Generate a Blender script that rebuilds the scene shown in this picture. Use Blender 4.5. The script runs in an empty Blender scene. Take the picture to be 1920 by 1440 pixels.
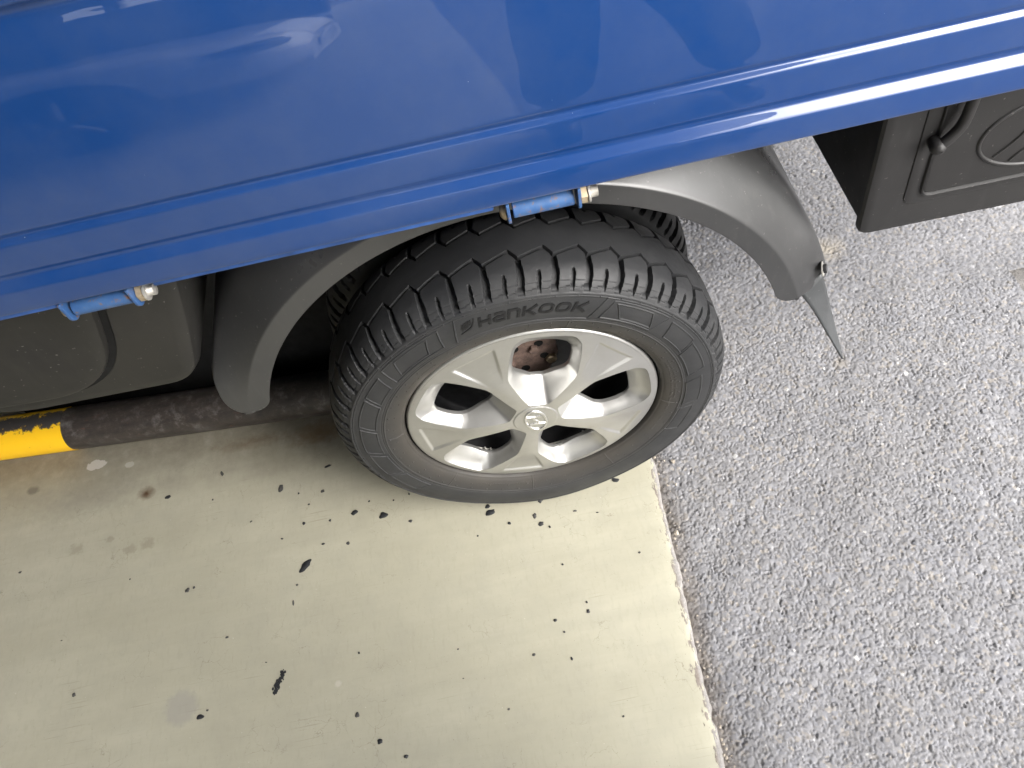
import bpy, bmesh, math, random
import numpy as np
from mathutils import Vector, Matrix, geometry
random.seed(7); rng = np.random.default_rng(11)
R = math.radians
sc = bpy.context.scene
col = sc.collection

# ------------------------------------------------------------------ camera, world, sun, exposure
cam_d = bpy.data.cameras.new('camera'); cam = bpy.data.objects.new('camera', cam_d); col.objects.link(cam)
cam.location = (0.01363, -0.70644, 1.42537); cam.rotation_euler = (0.59044, 0.14486, -0.15939)
cam_d.sensor_width = 36.0; cam_d.lens = 36.0*1500/1920; cam_d.clip_start = 0.02; cam_d.clip_end = 500
sc.camera = cam
SUN_EL, SUN_AZ = 40.0, -44.0            # azimuth measured from +x towards +y
world = bpy.data.worlds.new('World'); sc.world = world; world.use_nodes = True
wn = world.node_tree.nodes; wl = world.node_tree.links
bg = wn['Background']; sky = wn.new('ShaderNodeTexSky'); sky.sky_type = 'NISHITA'; sky.sun_disc = False
sky.sun_elevation = R(SUN_EL); sky.sun_rotation = R(90 - SUN_AZ); sky.dust_density = 4.0; sky.air_density = 1.2
hs = wn.new('ShaderNodeHueSaturation'); hs.inputs['Saturation'].default_value = 0.22
wl.new(sky.outputs[0], hs.inputs['Color']); wl.new(hs.outputs[0], bg.inputs['Color']); bg.inputs['Strength'].default_value = 0.15
sun_d = bpy.data.lights.new('sun', 'SUN'); sun = bpy.data.objects.new('sun', sun_d); col.objects.link(sun)
sun_d.energy = 0.5; sun_d.angle = R(40); sun_d.color = (1.0, 0.96, 0.9)
sd = Vector((math.cos(R(SUN_EL))*math.cos(R(SUN_AZ)), math.cos(R(SUN_EL))*math.sin(R(SUN_AZ)), math.sin(R(SUN_EL))))
sun.rotation_euler = sd.to_track_quat('Z', 'Y').to_euler(); sun.location = sd*30
sc.view_settings.view_transform = 'Standard'; sc.view_settings.look = 'None'
sc.view_settings.gamma = 1.0; sc.view_settings.exposure = 1.98
sc.render.engine = 'CYCLES'; sc.cycles.max_bounces = 6; sc.cycles.diffuse_bounces = 3; sc.cycles.glossy_bounces = 3; sc.cycles.caustics_reflective = False; sc.cycles.use_adaptive_sampling = True; sc.cycles.adaptive_threshold = .02; sc.cycles.use_denoising = True

# ------------------------------------------------------------------ helpers
WPOS = {}
def add(o, parent=None, loc=None):
    """link o; mesh data is in world coordinates unless loc (world position of its origin) is given"""
    col.objects.link(o); p = Vector(loc) if loc is not None else Vector((0, 0, 0))
    WPOS[o.name] = p
    if parent is not None:
        o.parent = parent; o.location = p - WPOS[parent.name]
    else: o.location = p
    return o
def empty(name, loc, label=None, cat=None, group=None):
    o = bpy.data.objects.new(name, None); o.empty_display_size = .1; add(o, None, loc)
    return tag(o, label, cat, group)
def tag(o, label=None, cat=None, group=None, kind=None):
    if label: o['label'] = label
    if cat: o['category'] = cat
    if group: o['group'] = group
    if kind: o['kind'] = kind
    return o
def mobj(name, v, f, m, parent=None, smooth=True, sharp=None, loc=None):
    me = bpy.data.meshes.new(name); me.from_pydata([tuple(p) for p in v], [], [tuple(q) for q in f]); me.update()
    if m: me.materials.append(m)
    me.polygons.foreach_set('use_smooth', [smooth]*len(me.polygons))
    if sharp is not None and smooth: me.set_sharp_from_angle(angle=R(sharp))
    return add(bpy.data.objects.new(name, me), parent, loc)
def npmesh(name, V, Q, m, parent=None, smooth=True, loc=None):
    """fast quad mesh from numpy arrays"""
    me = bpy.data.meshes.new(name); V = np.ascontiguousarray(V, np.float32); Q = np.ascontiguousarray(Q, np.int32)
    n, k = Q.shape
    me.vertices.add(len(V)); me.vertices.foreach_set('co', V.ravel())
    me.loops.add(n*k); me.loops.foreach_set('vertex_index', Q.ravel())
    me.polygons.add(n); me.polygons.foreach_set('loop_start', np.arange(0, n*k, k, dtype=np.int32))
    me.polygons.foreach_set('loop_total', np.full(n, k, np.int32))
    me.polygons.foreach_set('use_smooth', np.full(n, smooth)); me.materials.append(m)
    me.update(calc_edges=True); me.validate()
    return add(bpy.data.objects.new(name, me), parent, loc)
def gridq(nu, nv, closeu=False):
    iu = np.arange(nu if closeu else nu-1); iv = np.arange(nv-1)
    a, b = np.meshgrid(iu, iv, indexing='ij'); a2 = (a+1) % nu
    return np.stack([a*nv+b, a2*nv+b, a2*nv+b+1, a*nv+b+1], -1).reshape(-1, 4)
def obm(name, bm, m, parent=None, smooth=True, sharp=35, loc=None):
    me = bpy.data.meshes.new(name); bmesh.ops.recalc_face_normals(bm, faces=bm.faces[:]); bm.to_mesh(me); bm.free(); me.materials.append(m)
    me.polygons.foreach_set('use_smooth', [smooth]*len(me.polygons))
    if smooth: me.set_sharp_from_angle(angle=R(sharp))
    return add(bpy.data.objects.new(name, me), parent, loc)
def bbox(bm, x0, x1, y0, y1, z0, z1, bev=0.0, seg=2):
    r = bmesh.ops.create_cube(bm, size=1.0)
    bmesh.ops.transform(bm, matrix=Matrix.Translation(((x0+x1)/2, (y0+y1)/2, (z0+z1)/2)) @ Matrix.Diagonal((x1-x0, y1-y0, z1-z0, 1)), verts=r['verts'])
    if bev > 0:
        es = {e for v in r['verts'] for e in v.link_edges}
        bmesh.ops.bevel(bm, geom=list(es), offset=bev, segments=seg, affect='EDGES', profile=.5)
def box(name, x0, x1, y0, y1, z0, z1, m, parent=None, bev=.003, loc=None):
    bm = bmesh.new(); bbox(bm, x0, x1, y0, y1, z0, z1, bev); return obm(name, bm, m, parent, loc=loc)
def tube_geo(pts, rad, n=12, cap=True):
    P = [Vector(p) for p in pts]; V = []; F = []
    rads = rad if isinstance(rad, (list, tuple)) else [rad]*len(P)
    ref = Vector((0.13, 0.31, 0.94))
    for i, p in enumerate(P):
        t = (P[min(i+1, len(P)-1)] - P[max(i-1, 0)]).normalized()
        a = t.cross(ref).normalized(); b = t.cross(a).normalized()
        for k in range(n):
            an = 2*math.pi*k/n; V.append(p + (a*math.cos(an)+b*math.sin(an))*rads[i])
    for i in range(len(P)-1):
        for k in range(n):
            F.append((i*n+k, i*n+(k+1) % n, (i+1)*n+(k+1) % n, (i+1)*n+k))
    if cap: F.append(tuple(range(n-1, -1, -1))); F.append(tuple((len(P)-1)*n+k for k in range(n)))
    return V, F
def tube(name, pts, rad, m, parent=None, n=12, sharp=40):
    V, F = tube_geo(pts, rad, n); return mobj(name, V, F, m, parent, True, sharp)
def lathe(prof, n=64, c=(0, 0, .315), closed=False):
    """profile of (y, r) about the axle direction y through c"""
    prof = np.array(prof, float); th = np.linspace(0, 2*np.pi, n, endpoint=False)
    V = np.stack([c[0]+np.outer(np.cos(th), prof[:, 1]), c[1]+np.tile(prof[:, 0], (n, 1)), c[2]+np.outer(np.sin(th), prof[:, 1])], -1).reshape(-1, 3)
    return V, gridq(n, len(prof), True)
def chaikin(P, it=2, closed=False, q=.25):
    P = np.array(P, float)
    for _ in range(it):
        if closed:
            N = np.roll(P, -1, 0); P = np.stack([P*(1-q)+N*q, P*q+N*(1-q)], 1).reshape(-1, P.shape[1])
        else:
            A, B = P[:-1], P[1:]; M = np.stack([A*(1-q)+B*q, A*q+B*(1-q)], 1).reshape(-1, P.shape[1])
            P = np.vstack([P[:1], M[1:-1], P[-1:]])
    return P
def smooth01(t): t = np.clip(t, 0, 1); return t*t*(3-2*t)
def hash2(i, j, k=0):
    h = (np.asarray(i, np.int64)*374761393 + np.asarray(j, np.int64)*668265263 + k*974711) & 0xffffffff
    h = ((h ^ (h >> 13))*1274126177) & 0xffffffff
    h = ((h ^ (h >> 16))*2246822519) & 0xffffffff
    return ((h ^ (h >> 15)) & 0xffffff)/float(0x1000000)
def vnoise(x, y, s, k=0):
    x = x/s; y = y/s; i = np.floor(x).astype(np.int64); j = np.floor(y).astype(np.int64)
    fx = smooth01(x-i); fy = smooth01(y-j)
    return (hash2(i, j, k)*(1-fx)+hash2(i+1, j, k)*fx)*(1-fy)+(hash2(i, j+1, k)*(1-fx)+hash2(i+1, j+1, k)*fx)*fy

# ------------------------------------------------------------------ materials
class NT:
    def __init__(s, name):
        s.m = bpy.data.materials.new(name); s.m.use_nodes = True; s.t = s.m.node_tree; s.b = s.t.nodes['Principled BSDF']
        s.out = s.t.nodes['Material Output']; s._co = None
    def n(s, typ, **kw):
        nd = s.t.nodes.new(typ)
        for k, v in kw.items():
            if k in nd.inputs: nd.inputs[k].default_value = v
            else: setattr(nd, k, v)
        return nd
    def co(s):
        if s._co is None: s._co = s.n('ShaderNodeNewGeometry').outputs['Position']
        return s._co
    def link(s, a, b): s.t.links.new(a, b)
    def mapping(s, scale=(1, 1, 1), loc=(0, 0, 0)):
        mp = s.n('ShaderNodeMapping'); mp.inputs['Scale'].default_value = scale; mp.inputs['Location'].default_value = loc
        s.link(s.co(), mp.inputs[0]); return mp.outputs[0]
    def noise(s, scale, detail=4, rough=.55, vec=None, out='Fac'):
        nd = s.n('ShaderNodeTexNoise', Scale=scale, Detail=detail, Roughness=rough); s.link(vec if vec else s.co(), nd.inputs['Vector']); return nd.outputs[out]
    def ramp(s, fac, stops):
        nd = s.n('ShaderNodeValToRGB'); e = nd.color_ramp.elements
        while len(e) < len(stops): e.new(0.5)
        for el, (p, c) in zip(e, stops): el.position = p; el.color = tuple(c)+(1,) if len(c) == 3 else c
        s.link(fac, nd.inputs[0]); return nd.outputs[0]
    def rampv(s, fac, stops): return s.ramp(fac, [(p, (v, v, v)) for p, v in stops])
    def mix(s, fac, a, b, mode='MIX'):
        nd = s.n('ShaderNodeMix', data_type='RGBA', blend_type=mode)
        for i, v in ((0, fac), (6, a), (7, b)):
            if hasattr(v, 'is_linked'): s.link(v, nd.inputs[i])
            elif isinstance(v, (int, float)): nd.inputs[i].default_value = v
            else: nd.inputs[i].default_value = tuple(v)+(1,) if len(v) == 3 else v
        return nd.outputs[2]
    def math(s, op, a, b=None, c=None, clamp=False):
        nd = s.n('ShaderNodeMath', operation=op); nd.use_clamp = clamp
        for i, v in enumerate((a, b, c)):
            if v is None: continue
            if hasattr(v, 'is_linked'): s.link(v, nd.inputs[i])
            else: nd.inputs[i].default_value = v
        return nd.outputs[0]
    def bump(s, h, strength=.3, dist=.002, prev=None):
        nd = s.n('ShaderNodeBump', Strength=strength, Distance=dist); s.link(h, nd.inputs['Height'])
        if prev: s.link(prev, nd.inputs['Normal'])
        return nd.outputs[0]
    def set(s, **kw):
        for k, v in kw.items():
            k = k.replace('_', ' ')
            if hasattr(v, 'is_linked'): s.link(v, s.b.inputs[k])
            elif isinstance(v, (tuple, list)) and len(v) == 3: s.b.inputs[k].default_value = tuple(v)+(1,)
            else: s.b.inputs[k].default_value = v
        return s
MT = {}
def simple(name, c, rough=.5, metal=0.0, var=.25, scale=30, bump=.15, bscale=200, coat=0, dist=.001, spec=.5):
    s = NT(name); lo = tuple(x*(1-var) for x in c); hi = tuple(min(1, x*(1+var)) for x in c)
    colr = s.ramp(s.noise(scale, 5, .6), [(.3, lo), (.7, hi)])
    ro = s.rampv(s.noise(scale*1.7, 4), [(.3, max(0, rough-.08)), (.7, min(1, rough+.08))])
    s.set(Base_Color=colr, Roughness=ro, Metallic=metal, Coat_Weight=coat, Specular_IOR_Level=spec)
    if bump: s.set(Normal=s.bump(s.noise(bscale, 3), bump, dist))
    MT[name] = s.m; return s.m

# blue paint of the drop side
s = NT('blue_paint')
dust = s.noise(9, 6, .7)
c0 = s.mix(s.rampv(dust, [(.42, .01), (.8, .10)]), (.0045, .038, .158), (.17, .19, .215))
c0 = s.mix(s.rampv(s.noise(240, 1, .4), [(.86, 0), (.87, .6)]), c0, (.6, .62, .65))
wav = s.noise(1.0, 3, .5, s.mapping((4, 30, 6)))
b1 = s.bump(wav, .14, .006); b2 = b1
s.set(Base_Color=c0, Roughness=.32, Coat_Weight=1.0, Coat_Roughness=.006, Coat_IOR=1.5, Specular_IOR_Level=.2, Normal=b1, Coat_Normal=b2)
BLUE = s.m
s = NT('blue_hinge_paint')   # worn blue paint with rust along the edges
rst = s.rampv(s.noise(120, 6, .7), [(.56, 0), (.66, 1)])
s.set(Base_Color=s.mix(rst, s.ramp(s.noise(60, 4), [(.3, (.024, .080, .225)), (.7, (.055, .13, .29))]), (.20, .11, .06)), Roughness=.45, Normal=s.bump(s.noise(300, 3), .2, .001))
BLUEH = s.m
simple('blue_under', (.02, .07, .24), .5, var=.3)
simple('rust_zinc', (.45, .36, .24), .5, .55, .35, 90, .25, 500)
simple('zinc', (.62, .6, .56), .42, .7, .3, 150, .25, 700)
simple('rusty_steel', (.145, .098, .08), .8, .2, .5, 70, .5, 250, dist=.002)
simple('black_steel', (.018, .018, .02), .5, .3, .4, 40, .2, 200)
simple('black_part', (.008, .008, .008), .8, 0, .3, 30, spec=.2)
# black moulded plastic with dusty bloom
def plastic(name, c, dustc, amount, rough=.5):
    s = NT(name); d = s.noise(3, 5, .55); f = s.rampv(d, [(.30, 0), (.85, amount)])
    sp = s.rampv(s.noise(160, 2, .5), [(.70, 0), (.76, .35)])
    sm = s.rampv(s.noise(1, 6, .7, s.mapping((60, 60, 9))), [(.52, 0), (.78, amount*.6)])
    cc = s.mix(f, c, dustc); cc = s.mix(sm, cc, dustc); cc = s.mix(s.math('MULTIPLY', sp, amount), cc, (.4, .38, .36))
    ro = s.rampv(s.noise(7, 5), [(.3, rough-.1), (.75, rough+.16)])
    s.set(Base_Color=cc, Roughness=ro, Specular_IOR_Level=.5, Normal=s.bump(s.noise(1400, 2), .12, .0004)); MT[name] = s.m; return s.m
plastic('fender_plastic', (.026, .0265, .028), (.075, .074, .073), .6, .34); MT['fender_plastic'].node_tree.nodes['Principled BSDF'].inputs['Specular IOR Level'].default_value = .75
plastic('box_plastic', (.012, .0118, .012), (.036, .034, .034), .7, .5)
plastic('tank_plastic', (.011, .0108, .0102), (.030, .028, .0245), .7, .52)
plastic('flap_rubber', (.03, .032, .034), (.10, .105, .11), .8, .5)
# tyre rubber
s = NT('tyre_rubber')
f = s.rampv(s.noise(14, 6, .7), [(.35, 0), (.8, .8)])
cc = s.mix(f, (.021, .0218, .0235), (.041, .041, .0415))
fine = s.rampv(s.noise(420, 3, .6), [(.62, 0), (.78, .22)])
cc = s.mix(fine, cc, (.11, .105, .095))
sx = s.n('ShaderNodeSeparateXYZ'); s.link(s.co(), sx.inputs[0]); zr = s.math('SUBTRACT', sx.outputs[2], .315); rad_ = s.math('SQRT', s.math('ADD', s.math('MULTIPLY', sx.outputs[0], sx.outputs[0]), s.math('MULTIPLY', zr, zr)))
bead = s.math('MULTIPLY', s.rampv(s.math('MULTIPLY', rad_, 3.0), [(.66, .75), (.76, 0)]), s.rampv(s.noise(9, 5, .65), [(.3, .3), (.7, 1)])); cc = s.mix(bead, cc, (.058, .050, .040)); tface = s.rampv(sx.outputs[1], [(.004, 0), (.022, 1)])
cc = s.mix(s.math('MULTIPLY', tface, .55), cc, (.013, .0135, .015))
s.set(Base_Color=cc, Roughness=s.rampv(s.noise(22, 5), [(.3, .50), (.75, .70)]), Specular_IOR_Level=.38, Normal=s.bump(s.noise(900, 4, .6), .18, .0006))
RUB = s.m
simple('tyre_letter', (.0105, .0108, .0115), .5, 0, .3, 60, .1, 700, spec=.3)
# silver wheel-cover paint
s = NT('silver_paint')
fl = s.noise(4200, 1, .5)
f = s.rampv(s.noise(11, 6, .7), [(.44, 0), (.8, .42)])
cc = s.mix(f, (.490, .487, .472), (.335, .325, .30))
sc_ = s.rampv(s.noise(1, 5, .7, s.mapping((40, 40, 240))), [(.66, 0), (.74, .25)])
cc = s.mix(sc_, cc, (.30, .29, .27))
s.set(Base_Color=cc, Metallic=.82, Roughness=s.rampv(s.noise(18, 5), [(.3, .34), (.75, .46)]), Coat_Weight=.25, Coat_Roughness=.12, Normal=s.bump(fl, .04, .0003))
SILV = s.m
simple('badge_metal', (.70, .70, .69), .30, .9, .08, 60, .03, 500)
# pipe: black paint worn to grey steel and rust; yellow band on its far end
def pipe_mat(name, base, worn, wornamt):
    s = NT(name); v = s.mapping((3, 20, 20))
    a = s.rampv(s.noise(6, 8, .75, v), [(.5-wornamt*.3, 0), (.62, 1)])
    b = s.rampv(s.noise(55, 6, .75), [(.55, 0), (.66, 1)])
    r = s.rampv(s.noise(1, 6, .7, s.mapping((18, 60, 60), (3, 1, 7))), [(.63, 0), (.70, 1)])
    cc = s.mix(s.math('MULTIPLY', a, .75), base, worn); cc = s.mix(s.math('MULTIPLY', b, .5), cc, (.17, .16, .15)); cc = s.mix(s.math('MULTIPLY', r, .8), cc, (.16, .06, .035))
    sx = s.n('ShaderNodeSeparateXYZ'); s.link(s.co(), sx.inputs[0]); zn = s.math('ADD', sx.outputs[2], s.math('MULTIPLY', s.math('SUBTRACT', s.noise(1, 6, .7, s.mapping((14, 40, 40))), .5), .05))
    cc = s.mix(s.rampv(s.math('MULTIPLY', zn, 10.0), [(.30, .0), (.62, .75), (.80, .55)]), cc, s.ramp(s.noise(38, 6, .75), [(.3, (.014, .014, .0145)), (.52, (.042, .033, .028)), (.64, (.12, .112, .106)), (.75, (.20, .195, .19))]))
    s.set(Base_Color=cc, Roughness=s.rampv(b, [(0, .42), (1, .7)]), Normal=s.bump(s.noise(90, 6), .35, .0015)); return s.m
PIPEB = pipe_mat('pipe_black', (.014, .014, .015), (.075, .062, .052), .6)
s = NT('pipe_yellow'); ch = s.rampv(s.noise(70, 7, .75), [(.66, 0), (.69, 1)]); sepz = s.n('ShaderNodeSeparateXYZ'); s.link(s.co(), sepz.inputs[0])
cc = s.mix(s.rampv(s.noise(9, 5), [(.4, 0), (.8, .35)]), (.90, .53, .012), (.70, .38, .02)); zn = s.math('ADD', sepz.outputs[2], s.math('MULTIPLY', s.math('SUBTRACT', s.noise(60, 6, .75), .5), .022)); cc = s.mix(s.rampv(s.math('MULTIPLY', zn, 10.0), [(.925, 0), (.945, 1)]), cc, (.05, .046, .044)); cc = s.mix(ch, cc, (.12, .09, .06))
s.set(Base_Color=cc, Roughness=.5, Normal=s.bump(s.noise(120, 5), .25, .001)); PIPEY = s.m

# ------------------------------------------------------------------ painted concrete floor and asphalt
EX, ES = .2078, .058                                 # joint line: x = EX + ES*y
s = NT('painted_concrete'); sep = s.n('ShaderNodeSeparateXYZ'); s.link(s.co(), sep.inputs[0]); X, Y, Z = sep.outputs
ed = s.math('SUBTRACT', X, s.math('MULTIPLY_ADD', Y, ES, EX))          # distance to the joint, negative on the slab
big = s.noise(2.2, 5, .6); med = s.noise(16, 6, .65); fine = s.noise(260, 4, .6)
paint = s.ramp(big, [(.3, (.395, .376, .288)), (.7, (.455, .435, .342))])
streak = s.noise(1, 5, .65, s.mapping((1.6, 26, 1)))
paint = s.mix(s.rampv(streak, [(.40, 0), (.72, .42)]), paint, (.346, .33, .258))
roll = s.noise(1, 3, .6, s.mapping((130, 40, 1)))
paint = s.mix(s.rampv(roll, [(.52, 0), (.75, .30)]), paint, (.305, .286, .216))
paint = s.mix(s.rampv(med, [(.45, 0), (.8, .42)]), paint, (.318, .305, .248))
mot = s.noise(7, 6, .7, s.mapping((.6, 1.3, 1), (3, 1, 0)))
paint = s.mix(s.rampv(mot, [(.44, 0), (.70, .45)]), paint, (.345, .325, .245))
# hairline scratches and cracks in the film
vor = s.n('ShaderNodeTexVoronoi', feature='DISTANCE_TO_EDGE', Scale=26.0); vv = s.mix(.045, s.co(), s.noise(30, 4, .6, None, 'Color'), 'ADD'); s.link(vv, vor.inputs['Vector'])
crk = s.math('MULTIPLY', s.rampv(vor.outputs['Distance'], [(.004, 1), (.012, 0)]), s.rampv(s.noise(7, 5, .7), [(.53, 0), (.62, 1)]))
paint = s.mix(s.math('MULTIPLY', crk, .55), paint, (.17, .155, .105))
scr = s.math('MULTIPLY', s.rampv(s.noise(1, 2, .5, s.mapping((9, 330, 1), (2, 7, 0))), [(.66, 0), (.70, 1)]), s.rampv(s.noise(5, 3, .6), [(.5, 0), (.62, 1)]))
paint = s.mix(s.math('MULTIPLY', scr, .35), paint, (.17, .155, .11))
spk = s.rampv(s.noise(330, 2, .5), [(.715, 0), (.75, 1)])
paint = s.mix(s.math('MULTIPLY', spk, .6), paint, (.12, .11, .09))
spw = s.rampv(s.noise(210, 2, .5, s.mapping((1, 1, 1), (5, 3, 1))), [(.745, 0), (.765, 1)])
paint = s.mix(s.math('MULTIPLY', spw, .6), paint, (.62, .60, .52))
# dirty grey band of old concrete beside the pipe, deepened with painted truck shade
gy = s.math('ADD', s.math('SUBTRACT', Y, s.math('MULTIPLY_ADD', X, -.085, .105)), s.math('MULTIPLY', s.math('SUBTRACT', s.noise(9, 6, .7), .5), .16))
grime_shade = s.math('MULTIPLY', s.rampv(gy, [(0, 0), (.13, 1)]), s.rampv(s.math('ADD', X, .45), [(.0, 1), (.25, .0)]))
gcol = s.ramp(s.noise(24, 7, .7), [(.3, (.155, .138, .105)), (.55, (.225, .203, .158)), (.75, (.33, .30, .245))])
paint = s.mix(s.math('MULTIPLY', grime_shade, .85), paint, gcol)
SN = s.noise(80, 3, .6)
def stain(x, y, rx, ry, colr, amt, soft, nz=.5, sc=60):
    global paint
    dx = s.math('MULTIPLY', s.math('SUBTRACT', X, x), 1/rx); dy = s.math('MULTIPLY', s.math('SUBTRACT', Y, y), 1/ry)
    d = s.math('SQRT', s.math('ADD', s.math('MULTIPLY', dx, dx), s.math('MULTIPLY', dy, dy)))
    d = s.math('ADD', d, s.math('MULTIPLY', s.math('SUBTRACT', SN, .5), nz))
    paint = s.mix(s.rampv(d, [(max(0, 1-soft), amt), (1.0, 0)]), paint, colr)
stain(-.7377, -.2625, .036, .036, (.30, .287, .262), .5, .35, .8, 90)
stain(-.8523, .2024, .022, .018, (.075, .035, .012), 1.0, .9, .8, 120)
stain(-.47, .262, .075, .035, (.19, .125, .065), .8, .9, 1.6, 120)
stain(-.62, .275, .10, .02, (.16, .115, .07), .6, .9, 1.6, 120)
stain(-1.0, .22, .16, .06, (.24, .225, .185), .5, .9, 1.2, 60)
stain(-.9797, .3031, .024, .013, (.55, .52, .47), .85, .1, .9, 70)
stain(-.900, .285, .012, .008, (.5, .47, .42), .6, .2, .9, 90)
stain(-.446, -.2771, .0075, .007, (.54, .52, .455), .5, .5, .8, 90)
stain(-1.1194, .2715, .017, .013, (.13, .12, .10), .7, .5, .8, 70)
for x_, y_, r_ in ((-.9949, .1042, .02), (-.922, .1109, .011), (-.8371, .0811, .02), (-.8731, .0772, .018)):
    stain(x_, y_, r_, r_*.7, (.25, .23, .165), .5, .5, 2.2, 80)
# bare cement where the paint has worn off along the joint
edn = s.math('ADD', ed, s.math('MULTIPLY', s.math('SUBTRACT', s.noise(1, 7, .72, s.mapping((70, 22, 30))), .5), .085))
bare = s.rampv(edn, [(0, 0), (.001, 1)]);
nd = bare.node; nd.color_ramp.elements[0].position = .0
edm = s.math('MULTIPLY_ADD', edn, 30.0, .5)           # -> .5 at the joint
bare = s.rampv(edm, [(.22, 0), (.245, 1)])
cem = s.ramp(s.noise(120, 6, .75), [(.3, (.15, .125, .10)), (.5, (.22, .19, .165)), (.7, (.29, .265, .24))])
rim = s.rampv(s.math('MULTIPLY_ADD', ed, 30.0, .5), [(.20, 0), (.34, 1)])
cem = s.mix(rim, cem, s.ramp(s.noise(160, 6, .75), [(.3, (.20, .185, .175)), (.7, (.33, .315, .30))]))
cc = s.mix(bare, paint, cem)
hgt = s.math('ADD', s.math('MULTIPLY', roll, .25), s.math('MULTIPLY', fine, .35))
nb = s.bump(hgt, .16, .0012); nb = s.bump(s.math('MULTIPLY', s.math('ADD', bare, s.math('MULTIPLY', grime_shade, .6)), s.noise(210, 6, .75)), .6, .003, nb)
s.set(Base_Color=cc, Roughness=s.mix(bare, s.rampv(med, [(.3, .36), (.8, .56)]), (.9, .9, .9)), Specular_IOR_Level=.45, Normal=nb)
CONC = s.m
ys = np.concatenate([np.linspace(-14, -1.3, 30), np.arange(-1.3, 1.6, .0028), np.linspace(1.6, 12, 30)])
jit = (vnoise(ys, ys*0+3, .011, 4)-.5)*.0026+(vnoise(ys, ys*0+9, .05, 5)-.5)*.006-np.clip(vnoise(ys, ys*0, .035, 8)-.78, 0, 1)*.025
drop = (vnoise(ys, ys*0+7, .02, 6))*.0025
ex = EX+ES*ys+jit
offs = [-30, -.5, -.06, -.03, -.014, -.006, -.0025, 0, .0015, .002]
zz = [0, 0, 0, 0, -.0002, -.0012, -.0028, -.007, -.02, -.05]
V = np.zeros((len(ys), len(offs), 3))
for k, (o_, z_) in enumerate(zip(offs, zz)):
    V[:, k, 0] = ex+o_ if k > 1 else (EX+o_ if k == 0 else EX+ES*ys+o_); V[:, k, 1] = ys
    V[:, k, 2] = z_-(drop*(.6 if 3 < k < 8 else 0))
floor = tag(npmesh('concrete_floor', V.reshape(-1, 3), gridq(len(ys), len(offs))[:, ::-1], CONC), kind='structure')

# asphalt: stones as a real height field near the camera
s = NT('asphalt'); at = s.n('ShaderNodeAttribute', attribute_name='tone'); tone = at.outputs['Fac']
sep = s.n('ShaderNodeSeparateXYZ'); s.link(s.co(), sep.inputs[0]); X, Y, Z = sep.outputs
stone = s.ramp(tone, [(0, (.128, .127, .132)), (.16, (.158, .157, .164)), (.35, (.188, .188, .198)), (.75, (.248, .248, .262)), (.93, (.345, .345, .355)), (1, (.56, .55, .53))])
vt = s.n('ShaderNodeTexVoronoi', Scale=150.0); s.link(s.co(), vt.inputs['Vector'])
hv = s.n('ShaderNodeSeparateColor'); s.link(vt.outputs['Color'], hv.inputs[0])
stone = s.mix(s.rampv(hv.outputs[0], [(.55, 0), (.95, .40)]), stone, (.200, .210, .245)); stone = s.mix(s.rampv(hv.outputs[1], [(.82, 0), (.97, .5)]), stone, (.34, .30, .245))
fn = s.noise(420, 4, .65)
stone = s.mix(s.rampv(fn, [(.35, 0), (.8, .5)]), stone, (.275, .266, .258))
lg = s.noise(5, 5, .65); stone = s.mix(s.rampv(lg, [(.5, 0), (.85, .35)]), stone, (.25, .24, .23))
BN = s.noise(38, 4, .7)
stone = s.mix(s.rampv(s.noise(2.6, 4, .6), [(.42, .0), (.75, .30)]), stone, (.165, .162, .164))
def blot(x, y, r, colr, amt):
    global stone
    dx = s.math('MULTIPLY', s.math('SUBTRACT', X, x), 1/r); dy = s.math('MULTIPLY', s.math('SUBTRACT', Y, y), 1/(r*.75))
    d = s.math('ADD', s.math('SQRT', s.math('ADD', s.math('MULTIPLY', dx, dx), s.math('MULTIPLY', dy, dy))), s.math('MULTIPLY', s.math('SUBTRACT', BN, .5), 1.1))
    stone = s.mix(s.rampv(d, [(.1, amt), (1, 0)]), stone, colr)
blot(.72, .47, .06, (.40, .35, .27), .55); blot(.69, .53, .04, (.38, .34, .27), .4); blot(.64, .165, .022, (.33, .28, .21), .35); blot(1.03, .60, .04, (.38, .32, .25), .5)
ed = s.math('SUBTRACT', X, s.math('MULTIPLY_ADD', Y, ES, EX))
dj = s.rampv(s.math('ADD', s.math('MULTIPLY', ed, 12.0), s.math('MULTIPLY', s.math('SUBTRACT', s.noise(26, 5, .7), .5), .8)), [(0, .8), (.42, 0)])
stone = s.mix(dj, stone, s.ramp(s.noise(130, 6, .7), [(.3, (.11, .092, .075)), (.55, (.20, .175, .15)), (.75, (.32, .29, .255))]))
nb = s.bump(s.noise(520, 5, .7), .28, .0010)
s.set(Base_Color=stone, Roughness=.88, Specular_IOR_Level=.35, Normal=nb)
ASPH = s.m
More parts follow.
